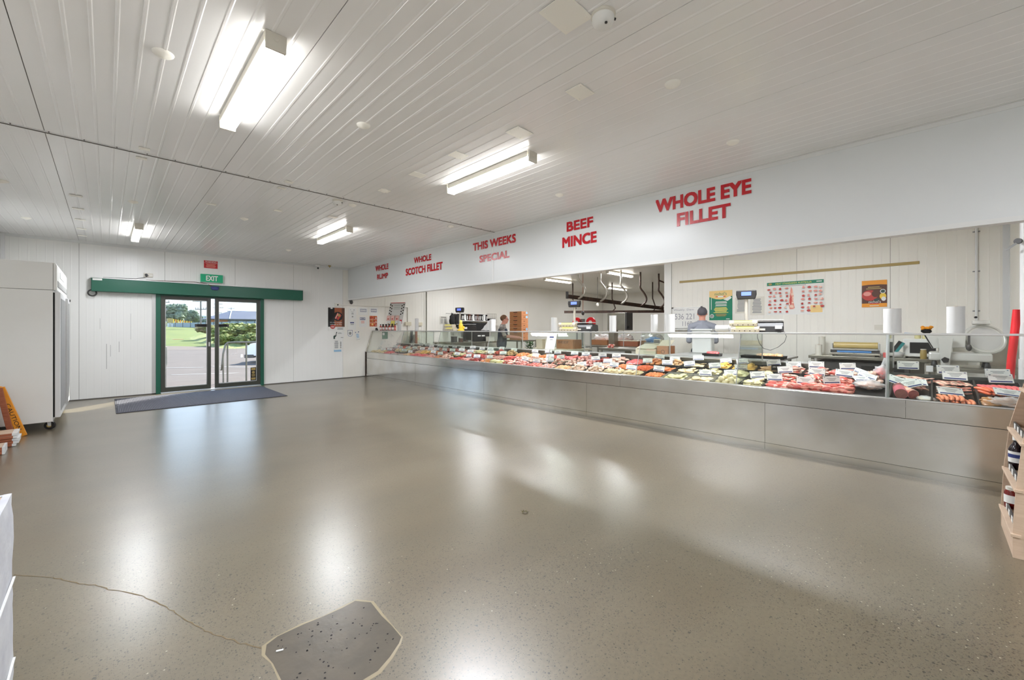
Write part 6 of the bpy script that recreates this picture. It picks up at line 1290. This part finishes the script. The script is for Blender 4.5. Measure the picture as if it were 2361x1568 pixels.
def skeleton(H, armL, armR, lean=0.0, headf=0.0):
    k = H / 1.70; L = lambda x, y, z, r: (x * k, y * k, z * k, tuple(q * k for q in r) if isinstance(r, tuple) else r * k)
    J = {'pelvis': L(0, 0, .93, (.115, .155, .11)), 'waist': L(.01 + lean * .3, 0, 1.08, (.105, .14, .10)), 'chest': L(.01 + lean * .8, 0, 1.26, (.11, .16, .11)), 'collar': L(.0 + lean, 0, 1.38, (.075, .10)), 'neck': L(.005 + lean + headf * .4, 0, 1.47, (.056, .054, .05)), 'jaw': L(.035 + lean + headf, 0, 1.535, (.062, .056, .045)), 'head': L(.025 + lean + headf, 0, 1.59, (.092, .076, .085)), 'crown': L(.012 + lean + headf, 0, 1.618, (.095, .078, .082))}
    Ed = [('pelvis', 'waist'), ('waist', 'chest'), ('chest', 'collar'), ('collar', 'neck'), ('neck', 'jaw'), ('jaw', 'head'), ('head', 'crown')]
    for s, sd in ((1, 'L'), (-1, 'R')):
        J['hip' + sd] = L(0, s * .095, .88, .09); J['knee' + sd] = L(.02, s * .10, .49, .058); J['ankle' + sd] = L(0, s * .10, .09, .040); J['toe' + sd] = L(.16, s * .115, .035, .034)
        J['shoulder' + sd] = L(.0 + lean, s * .185, 1.345, .050)
        e, w = (armL if s > 0 else armR); J['elbow' + sd] = L(*e, .040); J['wrist' + sd] = L(*w, .027)
        Ed += [('pelvis', 'hip' + sd), ('hip' + sd, 'knee' + sd), ('knee' + sd, 'ankle' + sd), ('ankle' + sd, 'toe' + sd), ('collar', 'shoulder' + sd), ('shoulder' + sd, 'elbow' + sd), ('elbow' + sd, 'wrist' + sd)]
        wv, ev_ = Vector(J['wrist' + sd][:3]), Vector(J['elbow' + sd][:3]); fingers(J, Ed, sd, wv, wv - ev_, (0, 0, 1))
    return J, Ed
TOP = [('collar', 'neck'), ('pelvis', 'waist'), ('waist', 'chest'), ('chest', 'collar'), ('collar', 'shoulderL'), ('collar', 'shoulderR')]
SLV = [('shoulderL', 'elbowL'), ('shoulderR', 'elbowR')]
LEG = [('pelvis', 'hipL'), ('pelvis', 'hipR'), ('hipL', 'kneeL'), ('hipR', 'kneeR'), ('kneeL', 'ankleL'), ('kneeR', 'ankleR')]
FT = [('ankleL', 'toeL'), ('ankleR', 'toeR')]
J, Ed = skeleton(1.66, ((.10, .27, 1.14), (.38, .20, 1.12)), ((.12, -.27, 1.14), (.42, -.16, 1.10)), .03, .03)
person('person', 'butcher with short brown hair and dark apron reaching forward behind the counter', (7.35, 7.85, 0), math.radians(-50), J, Ed,
       {'striped_shirt': ('shirt', .012, TOP[:1] + TOP[2:] + SLV, (0, 1.42)), 'apron': ('apron', .022, TOP[1:4] + LEG[:4], (.45, 1.30)), 'trousers': ('trouser', .012, LEG, (.05, 1.0)), 'shoe': ('black', .010, FT, (-.1, .2))}, 'hair', True)
J, Ed = skeleton(1.70, ((.04, .225, 1.08), (.28, .16, 1.12)), ((.05, -.225, 1.08), (.30, -.15, 1.10)), .02, .02)
person('person', 'worker seen from behind in grey-blue shirt standing at the whiteboard', (7.92, 2.98, 0), math.radians(20), J, Ed,
       {'shirt': ('shirt2', .014, TOP + SLV, (0, 1.455)), 'trousers': ('trouser', .012, LEG, (.05, 1.0)), 'shoe': ('black', .010, FT, (-.1, .2))}, 'hair2')

# ------------------------------------------------------------------ left side: fridge, sign, boards, painted crate
fg = thing('upright_fridge', 'tall white two door upright fridge with its plain side towards the viewer', 'fridge', (0, 0, 0))
fx, fy = -.46, 7.94
MB().box(-1.22, fy, .105, fx - .035, 9.80, 1.80).build('cabinet', 'fridge', fg, bevel=.004)
MB().box(-1.22, fy, 1.804, fx - .035, 9.80, 2.155).build('top_unit', 'fridge', fg, bevel=.004)
b = MB().prism([(fx - .032, 1.804), (fx + .0, 1.804), (fx + .0, 2.12), (fx - .012, 2.155), (fx - .032, 2.155)], 'y', fy, 9.80); b.build('canopy', 'fridge', fg, bevel=.003)
MB().box(fx - .002, fy + .10, 1.85, fx + .004, 9.70, 1.93).build('vent_grille', 'grey', fg); b = MB()
for k in range(22): b.box(fx + .004, fy + .12 + k * .07, 1.855, fx + .007, fy + .15 + k * .07, 1.925)
b.build('vent_slat', 'trimwhite', fg); MB().box(fx + .0005, fy + .5, 2.0, fx + .004, fy + 1.2, 2.08).build('header_plate', 'trimwhite', fg)
MB().box(fx - .034, fy + .004, .16, fx - .018, 9.79, 1.772).build('door_gasket', 'blackmatt', fg)
for y0, y1 in ((fy, 8.865), (8.875, 9.80)):
    dd = MB().box(fx - .018, y0, .155, fx + .030, y1, 1.775).build('door', 'trimwhite', fg, bevel=.004)
    MB().box(fx + .0305, y0 + .07, .23, fx + .033, y1 - .07, 1.70).build('door_window', 'grey', dd); MB().box(fx + .033, y1 - .05 if y0 == fy else y0 + .03, .2, fx + .055, (y1 - .05 if y0 == fy else y0 + .03) + .025, 1.74).build('handle', 'alu', dd, bevel=.003)
MB().box(fx - .02, 9.78, 1.74, fx + .04, 9.82, 1.775).build('hinge', 'black', fg)
for x, y in ((fx - .06, fy + .07), (-1.15, fy + .07), (fx - .06, 9.72), (-1.15, 9.72)):
    w_ = MB().cyl((x - .01, y - .014, .052), (x + .0, y + .014, .052), .052, n=20).build('castor', 'rubber', fg); MB().cyl((x - .0105, y - .018, .052), (x - .01, y - .014, .052), .024, n=14).build('castor_hub', 'gold', w_); MB().prism([(x - .03, .104), (x + .03, .104), (x + .022, .045), (x - .02, .045)], 'y', y - .02, y + .02).build('castor_fork', 'alu', w_)
ys_ = thing('wet_floor_sign', 'yellow folding caution board standing against the fridge side', 'floor sign', (-.90, 7.70, 0))
for s, m in ((1, 'orange'), (-1, 'woodred')):
    b = MB(); dy = .10 * s
    U2 = Vector((.29, 0, -1)).normalized() if s > 0 else Vector((.16, 0, -1)).normalized()
    c = Vector((.0, dy * .3, .60)) + U2 * .31; V2 = Vector((U2.z, 0, -U2.x)); b.obox(c, U2, V2, Y_, .63, .075 if s > 0 else .05, .03); b.build('board_leg', m, ys_, bevel=.004)
    if s > 0:
        p = MB(); a0 = Vector((0, dy * .3 - .0165, .60))
        Vt = -V2 if (-V2).cross(U2).y < 0 else V2
        tU = U2; tV = tU.cross(Y_) if tU.cross(tU.cross(Y_)).y < 0 else -tU.cross(Y_)
        p.text('CAUTION', a0 + U2 * .20 - tV * .018, tU, tV, .34, .036, depth=.0005); p.build('lettering', 'black', ys_)
MB().cyl((0, -.03, .6), (0, .05, .6), .02, n=12).build('hinge', 'orange', ys_)
t = thing('timber_boards', 'stack of red-brown boards with rough white painted ends on the floor', 'timber', (-.72, 7.18, 0), (0, 0, .04))
for q in range(5):
    o = MB().box(-.50, -.07, 0, -.02 + .012 * (q % 3), .22, .026).build('board', 'woodred', t, bevel=.002); o.location = (.008 * (q % 2), .008 * (q % 3), .004 + q * .029)
    MB().box(-.03, -.071, -.0005, .0 + .012 * (q % 3), .221, .0265).build('painted_end', 'trimwhite', o, bevel=.002)
    if q > 2: MB().box(-.50, -.068, .0262, -.03, .218, .0275).build('pale_face', 'wood', o)
t = thing('timber_boards', 'short second pile of boards lower left before the white-ended stack', 'timber', (-.755, 6.78, 0), (0, 0, .04))
for q in range(2):
    o = MB().box(-.45, -.06, 0, -.015, .20, .035).build('board', 'woodred', t, bevel=.002); o.location = (0, 0, .004 + q * .038); MB().box(-.018, -.061, -.0005, .0, .201, .0355).build('painted_end', 'trimwhite', o)
    if q: MB().box(-.45, -.058, .0352, -.02, .198, .0365).build('pale_face', 'wood', o)
t = thing('brown_carton', 'brown carton edge standing left of the yellow caution board', 'carton', (-1.05, 7.42, 0)); MB().box(-.18, -.10, .16, .12, .12, .50).build('box', 'carton2', t, bevel=.004); MB().box(-.19, -.105, .44, .13, .125, .53).build('torn_edge', 'trimwhite', t, bevel=.006); MB().box(-.17, -.09, 0, .10, .10, .158).build('base', 'carton', t)
# painted crate close to the viewer
cr_ = thing('painted_crate', 'rough white painted crate side in the near left foreground', 'crate', (-.224, 2.156, 0))
b = MB(); K1, K2 = 30, 20; vs = []
for j in range(K2 + 1):
    for i in range(K1 + 1):
        y, z = -1.6 * i / K1, .75 * j / K2; vs.append((.004 * noise.noise(Vector((y * 9, z * 9, 0))) + .003 * noise.noise(Vector((y * 40, z * 30, 3))), y + (.004 * noise.noise(Vector((z * 22, 5, 0))) if i == 0 else 0), z))
n0 = len(vs); vs += [(-.02, y, z) for _, y, z in vs]
fs = [(j * (K1 + 1) + i, (j + 1) * (K1 + 1) + i, (j + 1) * (K1 + 1) + i + 1, j * (K1 + 1) + i + 1) for j in range(K2) for i in range(K1)]
b.add(vs, fs); b.add([vs[j * (K1 + 1)] for j in range(K2 + 1)] + [vs[n0 + j * (K1 + 1)] for j in range(K2 + 1)], [(j, K2 + 1 + j, K2 + 2 + j, j + 1) for j in range(K2)])
b.add([vs[K2 * (K1 + 1) + i] for i in range(K1 + 1)] + [vs[n0 + K2 * (K1 + 1) + i] for i in range(K1 + 1)], [(i, K1 + 1 + i, K1 + 2 + i, i + 1) for i in range(K1)]); b.build('painted_side', 'whitepaint', cr_, True)
MB().box(-.9, -.001, 0, -.02, -.02, .75).build('end_board', 'whitepaint', cr_); MB().box(-.9, -1.6, .725, -.021, -.021, .748).build('top_board', 'wood', cr_); MB().box(-.9, -1.6, .0, -.88, -.02, .72).build('far_side', 'whitepaint', cr_)
for z in (.20, .47): MB().box(.001, -1.6, z, .007, -.01, z + .004).build('ridge', 'trimwhite', cr_)
# ------------------------------------------------------------------ wooden display stand on the near right
sh_ = thing('display_stand', 'pale plywood display stand with sloping sides and lipped shelves at the right edge', 'display stand', (0, 0, 0))
prof = [(-.332, 0), (-.332, .15), (-.345, .41), (-.368, .67), (-.395, .80), (-.43, .96), (-.47, 1.10), (-.80, 1.10), (-.80, 0)]
for x0 in (3.674, 4.215):
    MB().prism(prof[::-1] if x0 < 4 else prof[::-1], 'x', x0, x0 + .015).build('side_panel', 'wood', sh_)
MB().box(3.69, -.80, 0, 4.214, -.785, 1.10).build('back_panel', 'wood', sh_)
for z, y in ((.145, -.335), (.40, -.348), (.665, -.370), (.93, -.42)):
    s_ = MB().box(3.690, -.785, z - .012, 4.214, y - .03, z).build('shelf_board', 'wood', sh_)
    MB().box(3.66, y - .028, z - .025, 4.235, y + .012, z - .008).build('shelf_lip', 'wood', s_, bevel=.002)
    MB().box(3.69, y - .022, z - .008, 4.214, y - .014, z + .032).build('price_rail', 'dgrey', s_)
    for q in range(4): MB().box(3.72 + q * .13, y - .0135, z - .002, 3.765 + q * .13, y - .011, z + .030).build('price_ticket', 'white', s_)
MB().box(3.69, -.345, 0, 4.214, -.333, .12).build('plinth', 'wood', sh_)
def bottle(x, y, z, lab, jar=False):
    t = thing('sauce_jar' if jar else 'sauce_bottle', lab, 'jar' if jar else 'bottle', (x, y, z))
    if jar: MB().lathe([(.034, 0), (.037, .008), (.037, .10), (.028, .118)], n=24).build('glass_body', mat('redsauce', (112, 26, 20), .15), t, True); MB().lathe([(.0375, .035), (.0375, .085)], n=24).build('paper_label', 'white', t, True); MB().cyl((0, 0, .116), (0, 0, .134), .030, n=24).build('lid', 'offwhite', t)
    else: MB().lathe([(.034, 0), (.037, .01), (.037, .125), (.030, .145), (.016, .172), (.015, .19)], n=24).build('glass_body', mat('darksauce', (34, 22, 26), .12), t, True); MB().lathe([(.0375, .045), (.0375, .115)], n=24).build('paper_label', 'white', t, True); MB().lathe([(.0379, .075), (.0379, .098)], n=24).build('label_print', 'navy', t, True); MB().cyl((0, 0, .185), (0, 0, .210), .019, n=20).build('cap', 'white', t)
bottle(4.165, -.394, .400, 'dark sauce bottle with white cap and navy-printed label on the stand'); bottle(4.075, -.44, .400, 'second dark sauce bottle just inside the stand at the right edge')
bottle(4.165, -.376, .145, 'red sauce jar with white label on the lowest stand shelf', True); bottle(4.07, -.42, .145, 'second red sauce jar nearer the viewer on the lowest shelf', True)
